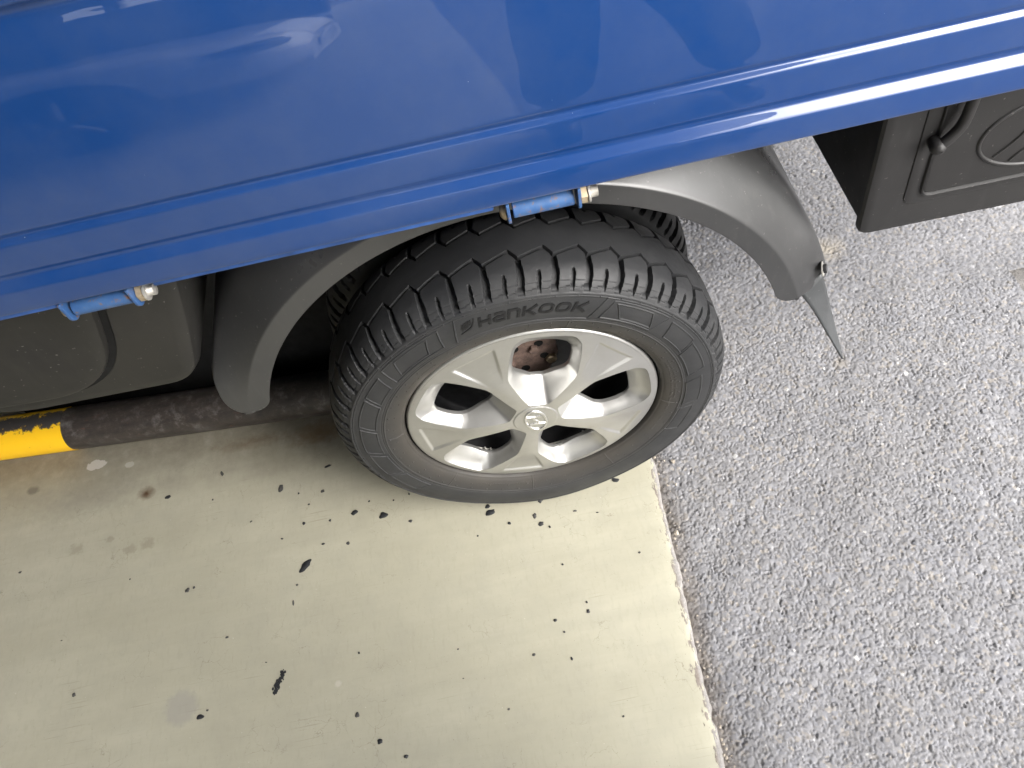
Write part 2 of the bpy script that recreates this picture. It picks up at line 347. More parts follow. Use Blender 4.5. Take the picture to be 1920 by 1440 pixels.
def stones(x, y):
    h = np.full(x.shape, -.0021); tn = np.full(x.shape, .12)
    h += (vnoise(x, y, .0045, 31)-.5)*.0012-np.clip(vnoise(x, y, .013, 33)-.62, 0, 1)*.006
    for size, amp, kk, keep in ((.0120, .0028, 1, .42), (.0074, .0027, 2, .80), (.0046, .0026, 3, .92)):
        i0 = np.floor(x/size).astype(np.int64); j0 = np.floor(y/size).astype(np.int64)
        for di in (-1, 0, 1):
            for dj_ in (-1, 0, 1):
                i = i0+di; j = j0+dj_
                px = (i+.5+(hash2(i, j, kk*10+1)-.5)*.9)*size; py = (j+.5+(hash2(i, j, kk*10+2)-.5)*.9)*size
                a = hash2(i, j, kk*10+3)*3.1416; e = .62+.38*hash2(i, j, kk*10+4); rr = size*(.40+.24*hash2(i, j, kk*10+5))
                dx = x-px; dy = y-py; u = dx*np.cos(a)+dy*np.sin(a); v = (-dx*np.sin(a)+dy*np.cos(a))/e
                au, av = np.abs(u), np.abs(v); q = (np.maximum(au, av)*.55+np.hypot(u, v)*.45+(au+av)*.06)/rr   # blocky stones
                top = -.0020+.62*amp*(.62+.38*hash2(i, j, kk*10+6)) + (hash2(i, j, kk*10+8)-.5)*.16*u + (hash2(i, j, kk*10+9)-.5)*.16*v
                hh = top-.0020*np.clip((q-.66)/.36, 0, 1)**1.4
                on = (hash2(i, j, kk*10+7) < keep) & (q < 1.02) & (hh > h)
                h = np.where(on, hh, h); tn = np.where(on, .18+.72*hash2(i, j, kk*10+15)**1.2+(hash2(i, j, kk*10+16) > .975)*.3, tn)
    return h, np.clip(tn, 0, 1)
Vs = []; Qs = []; T = []; base = 0
for x0, x1, y0, y1, st in ((.150, 1.06, -.70, .300, .00175), (.190, 1.76, .300, 1.40, .0026)):
    xs = np.arange(x0, x1, st); yy = np.arange(y0, y1+st*.9, st); gx, gy_ = np.meshgrid(xs, yy, indexing='ij')
    h, tn = stones(gx, gy_)
    d = gx-(EX+ES*gy_); gut = np.exp(-np.clip(d, 0, 1)/.02)
    z = -.0085+h-gut*.0055*(.4+1.2*vnoise(gx, gy_, .025, 44))+(vnoise(gx, gy_, .09, 40)-.5)*.006+(vnoise(gx, gy_, .3, 41)-.5)*.006
    z = np.where(d < -.004, -.03, z)
    Vs.append(np.stack([gx, gy_, z], -1).reshape(-1, 3)); Qs.append(gridq(len(xs), len(yy))+base); T.append(tn.ravel()); base += gx.size
asph = npmesh('asphalt', np.vstack(Vs), np.vstack(Qs), ASPH); tag(asph, kind='structure')
a_ = asph.data.attributes.new('tone', 'FLOAT', 'POINT'); a_.data.foreach_set('value', np.concatenate(T).astype(np.float32))
far_g = simple('far_asphalt', (.185, .176, .168), .9, 0, .3, 90, .6, 300, dist=.003)
lot = mobj('parking_lot', [(-60, -60, -.028), (90, -60, -.028), (90, 60, -.028), (-60, 60, -.028)], [(0, 1, 2, 3)], far_g, None, False); tag(lot, kind='structure')

# black tar / rubber specks stuck on the painted floor
TAR = simple('tar', (.020, .021, .023), .55, 0, .3, 300, .3, 900)
TARS = [TAR, simple('tar_dusty', (.038, .038, .039), .7, 0, .4, 250, .4, 800), simple('tar_worn', (.062, .060, .056), .8, 0, .5, 250, .4, 800)]
SPOTS = [(-0.6859, 0.2112, 0.0062, 0.0134, 20), (-0.803, 0.1819, 0.0136, 0.0079, 20), (-0.5555, 0.1443, 0.0095, 0.0191, -5), (-0.4653, 0.1168, 0.007, 0.0062, 0), (-0.4013, 0.053, 0.0135, 0.0107, 30), (-0.3428, 0.0325, 0.0166, 0.0129, 10), (-0.5058, 0.0518, 0.0057, 0.0071, 0), (-0.4514, 0.0466, 0.0045, 0.0047, 0), (-0.2879, 0.0082, 0.0066, 0.0058, 0), (-0.6171, 0.0819, 0.0047, 0.0024, 20), (-0.5513, 0.0291, 0.0045, 0.0035, 0), (-0.467, -0.0013, 0.0067, 0.0034, 0), (-0.4162, -0.0115, 0.0066, 0.0068, 0), (-0.5034, -0.0397, 0.0263, 0.0134, 38), (-0.7438, -0.0388, 0.0102, 0.0079, 15), (-0.7298, -0.0363, 0.0045, 0.0045, 0), (-0.5208, -0.0755, 0.0043, 0.0043, 0), (-0.5283, -0.1093, 0.0032, 0.0095, 0), (-1.11, 0.0785, 0.0061, 0.005, 0), (-0.8663, 0.0109, 0.0035, 0.0035, 0), (-0.6571, -0.15, 0.0054, 0.0041, 0), (-0.9923, -0.0878, 0.0034, 0.0022, 0), (-0.5801, -0.2124, 0.0041, 0.002, -20), (-0.9497, -0.1988, 0.0065, 0.0071, 0), (-0.7001, -0.2862, 0.0112, 0.0084, 0), (-0.6878, -0.2767, 0.0041, 0.0037, 0), (-0.4136, -0.3372, 0.0068, 0.0089, 0), (-0.3757, -0.3872, 0.0085, 0.0077, 0), (-0.3326, -0.4197, 0.0074, 0.0058, 0), (-0.4054, -0.2299, 0.004, 0.0039, 0), (-0.2239, -0.2598, 0.0029, 0.0028, 0), (-0.1323, 0.0042, 0.0096, 0.0081, 0), (-0.1301, -0.0104, 0.0213, 0.0103, 20), (-0.0952, -0.0403, 0.0052, 0.0067, 0), (-0.1497, -0.3779, 0.0037, 0.0034, 0), (-0.2207, -0.3121, 0.0029, 0.0018, 0), (-0.1596, -0.053, 0.0032, 0.0033, 0), (-0.4524, 0.1736, 0.0142, 0.0052, 15), (-0.2859, 0.0686, 0.0034, 0.0048, 0), (0.1242, 0.0035, 0.0166, 0.0082, -25), (-0.0277, -0.0071, 0.0095, 0.0092, 20), (-0.0436, -0.036, 0.0073, 0.0101, -10), (-0.0344, -0.0553, 0.0093, 0.0089, 30), (-0.0194, -0.0654, 0.0041, 0.0044, 0), (0.0342, -0.0435, 0.0072, 0.0045, 0), (-0.0559, 0.0101, 0.0032, 0.0035, 0), (0.134, -0.1524, 0.0049, 0.0042, 0), (-0.0099, -0.1442, 0.004, 0.0042, 0), (0.0188, -0.2236, 0.0029, 0.0049, 0), (0.0181, -0.2404, 0.0057, 0.0068, 0), (-0.0433, -0.2443, 0.0058, 0.0048, 0), (-0.0314, -0.2682, 0.0038, 0.0038, 0), (-0.0276, -0.3162, 0.0037, 0.0055, 0), (-0.0917, -0.2968, 0.0047, 0.0046, 0), (0.0381, -0.425, 0.0035, 0.0033, 0), (0.0756, -0.0565, 0.0041, 0.0022, 0), (-0.3692, 0.071, 0.0045, 0.0036, 0), (-0.3187, 0.0617, 0.0034, 0.0036, 0), (-0.4952, 0.0929, 0.0046, 0.0037, 0), (-0.7026, 0.1522, 0.0036, 0.0038, 0), (-0.5165, 0.1238, 0.0035, 0.0038, 0)]
for (x, y, a, b, an) in SPOTS:
    n = 18; ring = []; an = R(an); a *= .58; b *= .58
    rr = [1+random.uniform(-.42, .30) for _ in range(n)]; rr = [(rr[k-1]+2.4*rr[k]+rr[(k+1) % n])/4.4 for k in range(n)]
    for lv, zz_ in ((1.0, .0004), (.8, .0012)):
        for k in range(n):
            t = 2*math.pi*k/n; u, v = a*lv*rr[k]*math.cos(t), b*lv*rr[k]*math.sin(t)
            ring.append((x+u*math.cos(an)-v*math.sin(an), y+u*math.sin(an)+v*math.cos(an), zz_))
    F = [(k, (k+1) % n, n+(k+1) % n, n+k) for k in range(n)]+[tuple(n+k for k in range(n))]
    mobj('tar_spot', ring, F, TARS[0 if a > .006 else random.choice((0, 1, 1, 2))], floor)
# rubbed rubber streak: a cluster of crumbs
for k in range(70):
    t = random.uniform(-1, 1); x = -.5542+t*.0085+random.gauss(0, .0026); y = -.252+t*.018+random.gauss(0, .002); r = random.uniform(.0010, .0030)
    n = 7; ring = [(x+r*random.uniform(.6, 1.1)*math.cos(2*math.pi*q/n), y+r*random.uniform(.8, 1.6)*math.sin(2*math.pi*q/n), .0006) for q in range(n)]+[(x, y, .0014)]
    mobj('rubber_crumb', ring, [(q, (q+1) % n, n) for q in range(n)], TAR, floor)
# loose grit lying in the joint
PEB = [simple('pebble_a', (.20, .19, .18), .85, 0, .35, 200), simple('pebble_b', (.33, .29, .24), .85, 0, .35, 200), simple('pebble_c', (.10, .09, .085), .85, 0, .35, 200)]
def pebble_mesh(k):
    bm = bmesh.new(); bmesh.ops.create_icosphere(bm, subdivisions=1, radius=1.0)
    for v in bm.verts: v.co = v.co*random.uniform(.75, 1.15); v.co.z *= .6
    me = bpy.data.meshes.new('pebble'); bm.to_mesh(me); bm.free(); me.materials.append(PEB[k % 3]); return me
pm = [pebble_mesh(k) for k in range(9)]
for k in range(170):
    y = random.uniform(-.62, .12); d = abs(random.gauss(.004, .012))+.002; r = random.choice([.0012, .0016, .002, .0026, .0034]) if k > 8 else random.uniform(.004, .006)
    o = bpy.data.objects.new('pebble', pm[k % 9]); add(o, asph, (EX+ES*y+d, y, -.0078+r*.3)); o.scale = (r, r*random.uniform(.7, 1.2), r); o.rotation_euler = (0, 0, random.uniform(0, 6.28))

# ------------------------------------------------------------------ shelter roof (shades the left, mirrored in paint); unseen walls added to block light
ROOFM = simple('roof_sheet', (.30, .31, .32), .6, 0, .15, 3, .1, 40); WALLM = simple('wall_render', (.36, .35, .33), .85, 0, .2, 4, .3, 90)
cn = empty('parking_shelter', (-2.7, -.9, 0), 'steel roofed parking shelter standing over the painted concrete bay', 'shelter')
box('roof', -9.0, 1.45, -9.0, 4.2, 3.3, 3.42, ROOFM, cn, .01)  # roof reach stretched out of view to cut more sky light
for k, x in enumerate(np.arange(-8.6, 1.4, 1.6)): box('roof_beam', x, x+.12, -8.95, 4.15, 3.14, 3.297, ROOFM, cn, .008)
for x in (-8.5, -3.6, 1.25):
    for y in (-8.8, 4.0): box('column', x, x+.16, y, y+.16, -.02, 3.137, ROOFM, cn, .01)
wl_ = box('added_back_wall', -9.0, 1.1, 4.3, 4.5, -.02, 3.6, WALLM, None, .01); swl = box('added_side_wall', -9.3, -9.1, -9.0, 4.5, -.02, 3.6, WALLM, None, .01); tag(swl, 'added unseen grey wall left of the bay, blocking sky light', 'wall')  # both walls added out of view to keep light off the left
nwl = box('added_front_wall', -9.0, -1.0, -6.7, -6.5, -.02, 2.5, simple('dark_wall', (.10, .10, .105), .85, 0, .2, 4, .3, 90), None, .01); box('added_wall_pier', -9.0, -3.25, -6.72, -6.48, 2.497, 3.13, MT['dark_wall'], nwl, .01); tag(nwl, 'added dark wall behind the parked car, leaving a bright gap mirrored in the panel', 'wall')  # wall and pier added so the panel mirrors dark with a bright gap
tag(wl_, 'added unseen grey wall behind the truck, blocking light from beyond', 'wall')

# ------------------------------------------------------------------ the truck
TR = empty('truck', (0, .85, 0), 'blue flatbed truck seen at its rear wheel with black mudguard', 'truck')
X0, X1 = -1.75, 1.30
# drop side panel: pressed steel section swept along the truck
prof = [(-.006, .8000), (-.018, .7955), (-.0275, .7950), (-.0300, .7985), (-.0300, .8280), (-.0290, .8308), (-.0225, .8372), (-.0205, .8395), (-.0205, .8445),
        (-.0225, .8492), (-.0228, .8520), (-.0228, .8845), (-.0220, .8872), (-.0180, .8902), (-.0172, .8915), (-.0172, .8938), (-.0192, .8985), (-.0195, .9020)]
for z in np.linspace(.93, 1.045, 6): prof.append((-.0195+.65*(z-.90)**2, z))
prof += [(-.0020, 1.062), (.0024, 1.078), (.0074, 1.092), (.0088, 1.098), (.0066, 1.1035), (.0020, 1.108), (.0010, 1.112), (.0010, 1.150), (.0024, 1.158), (.008, 1.161), (.022, 1.161), (.028, 1.157), (.024, .803), (.012, .800)]
P = chaikin(prof, 2); xs = np.linspace(X0, X1, 90)
V = np.stack([np.repeat(xs, len(P)), np.tile(P[:, 0], len(xs)), np.tile(P[:, 1], len(xs))], -1)
side = npmesh('side_panel', V, gridq(len(xs), len(P)), BLUE, TR); side.data.set_sharp_from_angle(angle=R(60)); side['label'] = 'glossy blue drop side with two pressed ribs'
# bed floor, sill, far side, tail board, underside
sill = box('bed_sill', X0, X1-.02, .012, .055, .765, .796, MT['blue_under'], TR, .003)
box('bed_floor', X0, X1-.02, .056, 1.64, .798, .832, MT['blue_under'], TR, .003)
far_s = box('side_panel', X0, X1, 1.645, 1.675, .80, 1.16, BLUE, TR, .006)
box('tail_board', X1-.018, X1+.012, .034, 1.64, .80, 1.16, BLUE, TR, .006)
box('headboard', X0-.03, X0-.002, .0, 1.67, .80, 1.5, BLUE, TR, .006)
for k, x in enumerate(np.arange(-1.5, 1.3, .45)): box('cross_member', x, x+.05, .06, 1.63, .735, .797, MT['black_steel'], TR, .003)
for y in (.52, 1.16): box('chassis_rail', X0-.3, X1-.1, y, y+.06, .56, .733, MT['black_steel'], TR, .006)
# leaf spring and axle
V, F = lathe([(.16, .0), (.16, .055), (.45, .055), (.45, .045), (1.25, .045), (1.25, .055), (1.53, .055), (1.53, 0)], 20); npmesh('axle', V, F, MT['rusty_steel'], TR)
V, F = lathe([(.66, .04), (.70, .10), (.78, .145), (.90, .145), (.98, .10), (1.02, .04)], 28); npmesh('differential', V, F, MT['black_steel'], TR)
for k in range(4): box('leaf_spring', -.52+.05*k, .52-.05*k, .515, .585, .42+.012*k, .431+.012*k, MT['rusty_steel'], TR, .002)
mobj('added_dark_sheet', [(x_, y_+d_, z_) for d_ in (0, .006) for (x_, y_, z_) in ((-1.16, .474, .004), (-.60, .425, .004), (-.10, .384, .004), (-.10, .384, .735), (-.60, .425, .735), (-1.16, .474, .735))],
     [(0, 1, 4, 5), (1, 2, 3, 4), (11, 10, 7, 6), (10, 9, 8, 7), (0, 6, 7, 1), (1, 7, 8, 2), (2, 8, 9, 3), (3, 9, 10, 4), (4, 10, 11, 5), (5, 11, 6, 0)], MT['black_part'], TR, False)  # black sheet added behind the pipe to keep the underside dark
box('fuel_tank', -1.05, -.37, .50, 1.12, .17, .73, MT['black_part'], TR, .03)
# ---- hinges
def hinge(x0, x1, rnd):
    yc, zc, r = -.014, .7735, .0108
    h = tube('hinge', [(x0, yc, zc), (x0+.001, yc, zc), (x1-.001, yc, zc), (x1, yc, zc)], [r-.001, r, r, r-.001], BLUEH, TR, 20)
    for k, x in enumerate((x0-.0075, x1+.0035)):
        bm = bmesh.new(); pts = []
        for an in np.linspace(200, 340, 9): pts.append((yc+.0155*math.cos(R(an)), zc+.0165*math.sin(R(an))))
        pts = [(yc-.0150, .7935)]+pts+[(yc+.0155, .7935)]
        vs0 = [bm.verts.new((x, p[0], p[1])) for p in pts]; vs1 = [bm.verts.new((x+.004, p[0], p[1])) for p in pts]; n = len(pts)
        bm.faces.new(vs0); bm.faces.new(vs1[::-1])
        for i in range(n): bm.faces.new((vs0[i], vs0[(i+1) % n], vs1[(i+1) % n], vs1[i]))
        bmesh.ops.bevel(bm, geom=bm.edges[:], offset=.0007, segments=1, affect='EDGES')
        obm('hinge_lug', bm, BLUEH, h)
    V, F = tube_geo([(x0-.0155, yc, zc), (x0-.0150, yc, zc), (x0-.0125, yc, zc), (x0-.0085, yc, zc), (x0-.0078, yc, zc)], [.003, .006, .0098, .0112, .0105], 18); mobj('pin_head', V, F, MT['rust_zinc'], h, True, 50)
    V, F = tube_geo([(x1+.0078, yc, zc), (x1+.0086, yc, zc), (x1+.0156, yc, zc), (x1+.0164, yc, zc)], [.0095, .0112, .0112, .0095], 6); mobj('nut', V, F, MT['rust_zinc'], h, False)
    V, F = tube_geo([(x1+.0166, yc, zc), (x1+.0172, yc, zc), (x1+.0192, yc, zc), (x1+.0198, yc, zc)], [.0108, .0118, .0118, .0108], 20); mobj('washer', V, F, MT['zinc'], h, True, 40)
    pts = []; rad = []
    for k in range(15): pts.append((x1+.020+k*.0006, yc, zc)); rad.append(.0066 if k % 2 else .0072)
    V, F = tube_geo(pts+[(x1+.0292, yc, zc)], rad+[.0052], 14); mobj('bolt_end', V, F, MT['zinc'], h, True, 30)
    return h
hinge(.0290, .1010, 1); hinge(-.5000, -.4300, 2); hinge(.98, 1.05, 3)
# blue doubler plate under the edge beside the hinges
box('edge_plate', -.95, -.512, -.0215, .004, .7835, .7925, MT['blue_under'], TR, .002)
box('edge_plate', -.395, .008, -.0235, .004, .7855, .7930, MT['blue_under'], TR, .002)

# ---- wheel: tyre with carved tread
CZ = .315; NP = 42; TC = .071
def tyre_mesh(name, parent, hi=True, yoff=0.0, mat=RUB, flip=False, theta0=0.0):
    cp = [(.024, .200), (.018, .2075), (.006, .2110), (-.0035, .2145), (-.0090, .2235), (-.0125, .236), (-.0152, .252), (-.0158, .268), (-.0142, .282), (-.0122, .2925), (-.0108, .2975), (-.0078, .3025), (-.0030, .3085),
          (.0040, .3145), (.0120, .3192), (.0220, .3232), (.0360, .3256), (.0530, .3268), (.071, .327)]
    cp = np.array(cp + [(2*TC-a, b) for a, b in cp[-2::-1]])
    cp = chaikin(cp, 3); L = np.concatenate([[0], np.cumsum(np.hypot(*np.diff(cp, axis=0).T))]); tot = L[-1]
    n1 = int(.262/(.0009 if hi else .0022)); sfull = np.concatenate([np.linspace(0, .262, n1), np.linspace(.262, tot, 30)[1:]])
    yb = np.interp(sfull, L, cp[:, 0]); rb = np.interp(sfull, L, cp[:, 1])
    ty = np.gradient(yb, sfull); trr = np.gradient(rb, sfull); nl = np.hypot(ty, trr); ny, nr = -trr/nl, ty/nl     # outward normal: (ny, nr)
    if hi: th = np.concatenate([np.arange(R(-32), R(215), .00285), np.linspace(R(215), R(328), 420)[:-1]])
    else: th = np.linspace(0, 2*np.pi, 900, endpoint=False)
    TH, S = np.meshgrid(th, sfull, indexing='ij'); YB = np.tile(yb, (len(th), 1)); RB = np.tile(rb, (len(th), 1))
    pit = 2*np.pi/NP; D = np.zeros_like(TH)
    sh_ring = np.interp(0, [0], [0])
    s_ring = L[np.argmin(np.abs(cp[:len(cp)//2, 1]-.2985))]; s_ring2 = tot-s_ring
    def half(Yv, ph, side):
        """Yv: axial position measured as on the outer half; ph: angle in the direction of travel of that half"""
        D = np.zeros_like(Yv)
        t = np.mod((R(94.4)-ph)/pit, 1.0)                        # 0 at the lateral groove
        yz = np.where(t < .77, .0345+(.0495-.0345)*t/.77, .0495-(.0495-.0345)*(t-.77)/.23)
        slope = np.where(t < .77, .015/(.77*pit*.325), -.015/(.23*pit*.325))
        dz = np.abs(Yv-yz)/np.sqrt(1+slope**2)
        D = np.maximum(D, .0075*(1-smooth01((dz-.0017)/.0006)))
        tt = np.minimum(t, 1-t)*pit*.325                         # metres from the lateral groove centre
        bend = .0035*smooth01((.012-Yv)/.024)
        tc = (np.where(t > .5, t-1, t))*pit*.325 + bend
        on = smooth01((.0365-Yv)/.0015); wid = .0034+.0014*smooth01((.03-Yv)/.03)
        D = np.maximum(D, on*.0092*(1-smooth01((np.abs(tc)-wid)/.0007)))
        tm = (t-.52)*pit*.325 + bend*.8
        on2 = smooth01((.0155-Yv)/.004); wid2 = .0006+.0019*smooth01((.018-Yv)/.012)
        D = np.maximum(D, on2*.0066*(1-smooth01((np.abs(tm)-wid2)/.0007)))
        return D, t, tc, tm
    tread = (S > s_ring) & (S < s_ring2)
    Yo = np.where(YB <= TC, YB, 2*TC-YB); ph = np.where(YB <= TC, TH, R(94.4+94.4)-TH+R(1.2))+theta0
    # on the shoulder below the tread edge use the arc length as a continuation of Y
    D, t, tc, tm = half(Yo, ph, 0)
    Ss = np.minimum(S, tot-S)-s_ring                             # distance up from the ring
    fade = smooth01(Ss/.0035); deepfade = .34+.66*smooth01((Ss-.003)/.010)
    D = np.where(tread, D*fade*deepfade, 0)
    if hi:
        # little stepped mouldings between the grooves just above the ring, and the worn edge line
        bt = np.minimum(np.abs(tc), np.abs(tm)); blk = smooth01((bt-.0035)/.0008)
        l1 = (1-smooth01((np.abs(Ss-.0062-.0022*(np.mod(t*2, 1) > .5))-.0004)/.0006))*blk*.0009
        l2 = (1-smooth01((np.abs(Ss-.0165)-.0002)/.0007))*blk*.0005
        D = np.where(tread, np.maximum(D, l1+l2), D)
        # small wear dimples
        D = np.where(tread, D+(vnoise(TH*.325, S, .006, 3)-.5)*.0003+(vnoise(TH*.325, S, .03, 3)-.5)*.0005, D)
        # side wall relief (negative D = raised)
        r = RB; H = np.zeros_like(D); side_ = S < s_ring
        def line(d, w=.0006, soft=.0006): return 1-smooth01((np.abs(d)-w)/soft)
        H += .0011*line(r-.2962, .0009, .0009) + .0007*line(r-.2925, .0004, .0006) + .0008*line(r-.2445, .0006, .0008)*1.0 + .0010*line(r-.2135, .0012, .0012)
        H -= .0006*line(r-.2495, .0004, .0006)
        deg = np.degrees(TH)
        def panel(a0, a1, r0, r1, skew=0.0, raised=.0013, fill=0.0):
            nonlocal H
            a0s = a0+skew*(r-.27)/.03; a1s = a1+skew*(r-.27)/.03
            da0 = (deg-a0s)*np.pi/180*r; da1 = (a1s-deg)*np.pi/180*r
            ins = np.minimum(np.minimum(da0, da1), np.minimum(r-r0, r1-r))
            H = np.where(side_, H+raised*1.4*line(ins, .0006, .0006)+fill*smooth01(ins/.001), H)
        panel(64.6, 107.4, .2505, .2935, -2.5, .0008, -.0003)
        panel(41.5, 61.5, .2555, .2885, -2.0, .0009, .0002); panel(112.5, 135.0, .2555, .2885, -2.0, .0009, .0002)
        panel(44.5, 57.0, .2595, .2845, 4.0, .0007, -.0003); panel(117.5, 130.5, .2595, .2845, -4.0, .0007, -.0003)
        for a in (24.0, 8.4, -10.2, -27.5): panel(a, a+12.6 if a > 20 else a+14.6, .2570-.0002*abs(a-24), .2850-.0003*abs(a-24), 3.0, .0009, .0003)
        for a in (138.5, 150.0, 166.0, 182.5, 198.5): panel(a, a+(10 if a < 140 else 14.2), .2575-.0002*(a-138)/4, .2845-.0003*(a-138)/3, -3.0, .0009, .0003)
        # radial mould lines and tiny vent nubs
        for a in (71.5, -11.5, 174.0, 222.0, 300.0, 262.0): H = np.where((r > .215) & (r < .2445), H+.0006*line((deg-a)*np.pi/180*r, .0004, .0005), H)
        for rr_, step, w in ((.2940, 6.2, .0007), (.2390, 7.4, .0007), (.2290, 9.1, .0006)):
            da = (np.mod(deg/step, 1)-.5)*step*np.pi/180*r; dd = np.hypot(da, r-rr_)
            H = np.where(side_, H+.0011*(1-smooth01((dd-w)/.0006)), H)
        # fine moulded data line: a row of small raised dashes too small to read
        for rr_, a0, a1, k_ in ((.2275, -38, 18, 5), (.2235, 20, 44, 6), (.2335, -8, 20, 7), (.2290, 122, 140, 8), (.2255, 236, 300, 9)):
            cell = deg*np.pi/180*r/.0032; hh = hash2(np.floor(cell), 0, k_); fr = np.mod(cell, 1)
            onn = (deg > a0) & (deg < a1) & (hh > .25) & (fr > .2) & (fr < .8)
            H = np.where(onn & side_, H+.00045*line(r-rr_-.0008*(hh-.5), .0011*hh+.0004, .0004), H)
        D = D-np.where(side_, H, 0)
    Yv = YB+yoff-D*np.tile(ny, (len(th), 1)); Rv = RB-D*np.tile(nr, (len(th), 1))
    # flatten the contact patch and let the side wall bulge there
    Xv = Rv*np.cos(TH); Zv = CZ+Rv*np.sin(TH)
    low = Zv < .004
    bul = np.exp(-((TH-1.5*np.pi+0)**2)/(2*.22**2))+np.exp(-((TH+.5*np.pi)**2)/(2*.22**2))
    Yv = Yv+np.where(S < s_ring, -bul*.004, np.where(S > s_ring2, bul*.004, 0))*smooth01((RB-.22)/.05)
    Zv = np.where(low, .0015+.15*(Zv-.004)*0, Zv)
    V = np.stack([Xv, Yv, Zv], -1).reshape(-1, 3)
    o = npmesh(name, V, gridq(len(th), len(sfull), True), mat, parent)
    o.data.set_sharp_from_angle(angle=R(34)); return o
Vh, Fh = lathe([(.012, .2075), (.020, .198), (.034, .190), (.060, .186), (.095, .182), (.120, .183), (.122, .175), (.118, .150), (.112, .120), (.098, .105), (.090, .090), (.088, .03), (.088, .001)], 96)
whl = npmesh('wheel', Vh, Fh, MT['black_steel'], TR)          # pressed steel disc and rim
whl['label'] = 'rear wheel with black road tyre and silver five-window cover'
ty = tyre_mesh('tyre', whl, True)
# inner twin wheel
inw = npmesh('twin_wheel', *lathe([(.215, .203), (.222, .192), (.26, .183), (.34, .183), (.36, .2)], 64), MT['black_steel'], TR)
tyre_mesh('tyre', inw, False, .205, RUB, False, .07)
for k, yo in enumerate((1.345, 1.55)):                       # the twin wheels on the far side, plain
    inf = npmesh('wheel', *lathe([(yo-.01, .2), (yo+.02, .18), (yo+.11, .18), (yo+.14, .2)], 40), MT['black_steel'], TR)
    npmesh('tyre', *lathe([(yo+.0, .20), (yo-.02, .24), (yo-.012, .295), (yo+.01, .322), (yo+.07, .327), (yo+.13, .322), (yo+.15, .295), (yo+.155, .24), (yo+.14, .2)], 72), RUB, inf)
# hub flange with bolts, seen through the windows
fl = bmesh.new(); fp = [(.050, .114), (.0575, .100), (.0590, .062), (.036, .012), (.010, -.020), (-.045, -.018), (-.075, .030), (-.070, .085), (-.040, .116), (.010, .122)]; n = len(fp)
for yy in (.060, .078):
    for p in fp: fl.verts.new((p[0], yy, CZ+p[1]))
fl.verts.ensure_lookup_table(); vs = list(fl.verts)
fl.faces.new(vs[:n]); fl.faces.new(vs[n:][::-1])
for k in range(n): fl.faces.new((vs[k], vs[(k+1) % n], vs[n+(k+1) % n], vs[n+k]))
bmesh.ops.bevel(fl, geom=fl.edges[:], offset=.002, segments=2, affect='EDGES')
obm('hub_flange', fl, MT['rusty_steel'], whl)
for k, (u_, v_, rr_) in enumerate(((.021, .089, .0085), (.046, .056, .0095), (-.022, .060, .0085), (-.045, .090, .0085), (.012, .018, .0085))):
    V, F = tube_geo([(u_, .0605, CZ+v_), (u_, .0535, CZ+v_), (u_, .0520, CZ+v_)], [rr_, rr_, rr_*.8], 6); mobj('hub_bolt', V, F, MT['rust_zinc'] if k == 1 else MT['rusty_steel'], whl, False)
for k, (u_, v_) in enumerate(((.036, .064), (.002, .040), (.030, .098), (-.010, .095))):
    V, F = tube_geo([(u_, .0598, CZ+v_), (u_, .0590, CZ+v_)], [.0075, .0070], 14); mobj('bolt_hole', V, F, MT['black_part'], whl, True, 40)
# spring wire ring that holds the cover
pts = [(.171*math.cos(a), .030, CZ+.171*math.sin(a)) for a in np.linspace(0, 2*math.pi, 90)]
tube('retaining_wire', pts, .0016, MT['zinc'], whl, 6)
for a in (-62, -58, -128, -124, -20, 20, 95, 160, 200):
    a = R(a); p = (.171*math.cos(a), .030, CZ+.171*math.sin(a)); d_ = (math.cos(a)*.007, 0, math.sin(a)*.007)
    tube('wire_clip', [(p[0]-d_[0], p[1]-.002, p[2]-d_[2]), (p[0]+d_[0], p[1]-.002, p[2]+d_[2])], .0020, MT['zinc'], whl, 6)

# ---- wheel cover
A0 = R(76.5)
half_o = [(.000, .0395), (.0150, .0402), (.0190, .0440), (.0510, .0985), (.0550, .110), (.0552, .150), (.0525, .176), (.0420, .1900), (.0300, .1940), (.0, .1955)]
half_i = [(.000, .0735), (.0090, .0735), (.0130, .0750), (.0400, .0985), (.0450, .110), (.0455, .135), (.0430, .152), (.0340, .1600), (.022, .1620), (.0, .1625)]
def closed(h): h = np.array(h); m = h[::-1][1:-1].copy(); m[:, 0] *= -1; return chaikin(np.vstack([h, m]), 1, True, .16)
PO, PI_ = closed(half_o), closed(half_i); CW = np.array([0, .120])
def star(P, ang):
    out = []; A = P-CW; B = np.roll(A, -1, 0)
    for a in ang:
        d = np.array([math.cos(a), math.sin(a)]); den = d[0]*(B-A)[:, 1]-d[1]*(B-A)[:, 0]
        den = np.where(np.abs(den) < 1e-12, 1e-12, den)
        t = (A[:, 0]*(B-A)[:, 1]-A[:, 1]*(B-A)[:, 0])/den; u = (A[:, 0]*d[1]-A[:, 1]*d[0])/den
        ok = (t > 0) & (u >= -1e-6) & (u <= 1+1e-6); out.append(t[ok].max())
    return np.array(out)
NA = 180; ANG = np.linspace(0, 2*np.pi, NA, endpoint=False); RO, RI = star(PO, ANG), star(PI_, ANG)
def loc2(uv, k):
    a = A0-math.pi/2+2*math.pi*k/5; c, s_ = math.cos(a), math.sin(a); uv = np.asarray(uv); return np.stack([uv[..., 0]*c-uv[..., 1]*s_, uv[..., 0]*s_+uv[..., 1]*c], -1)
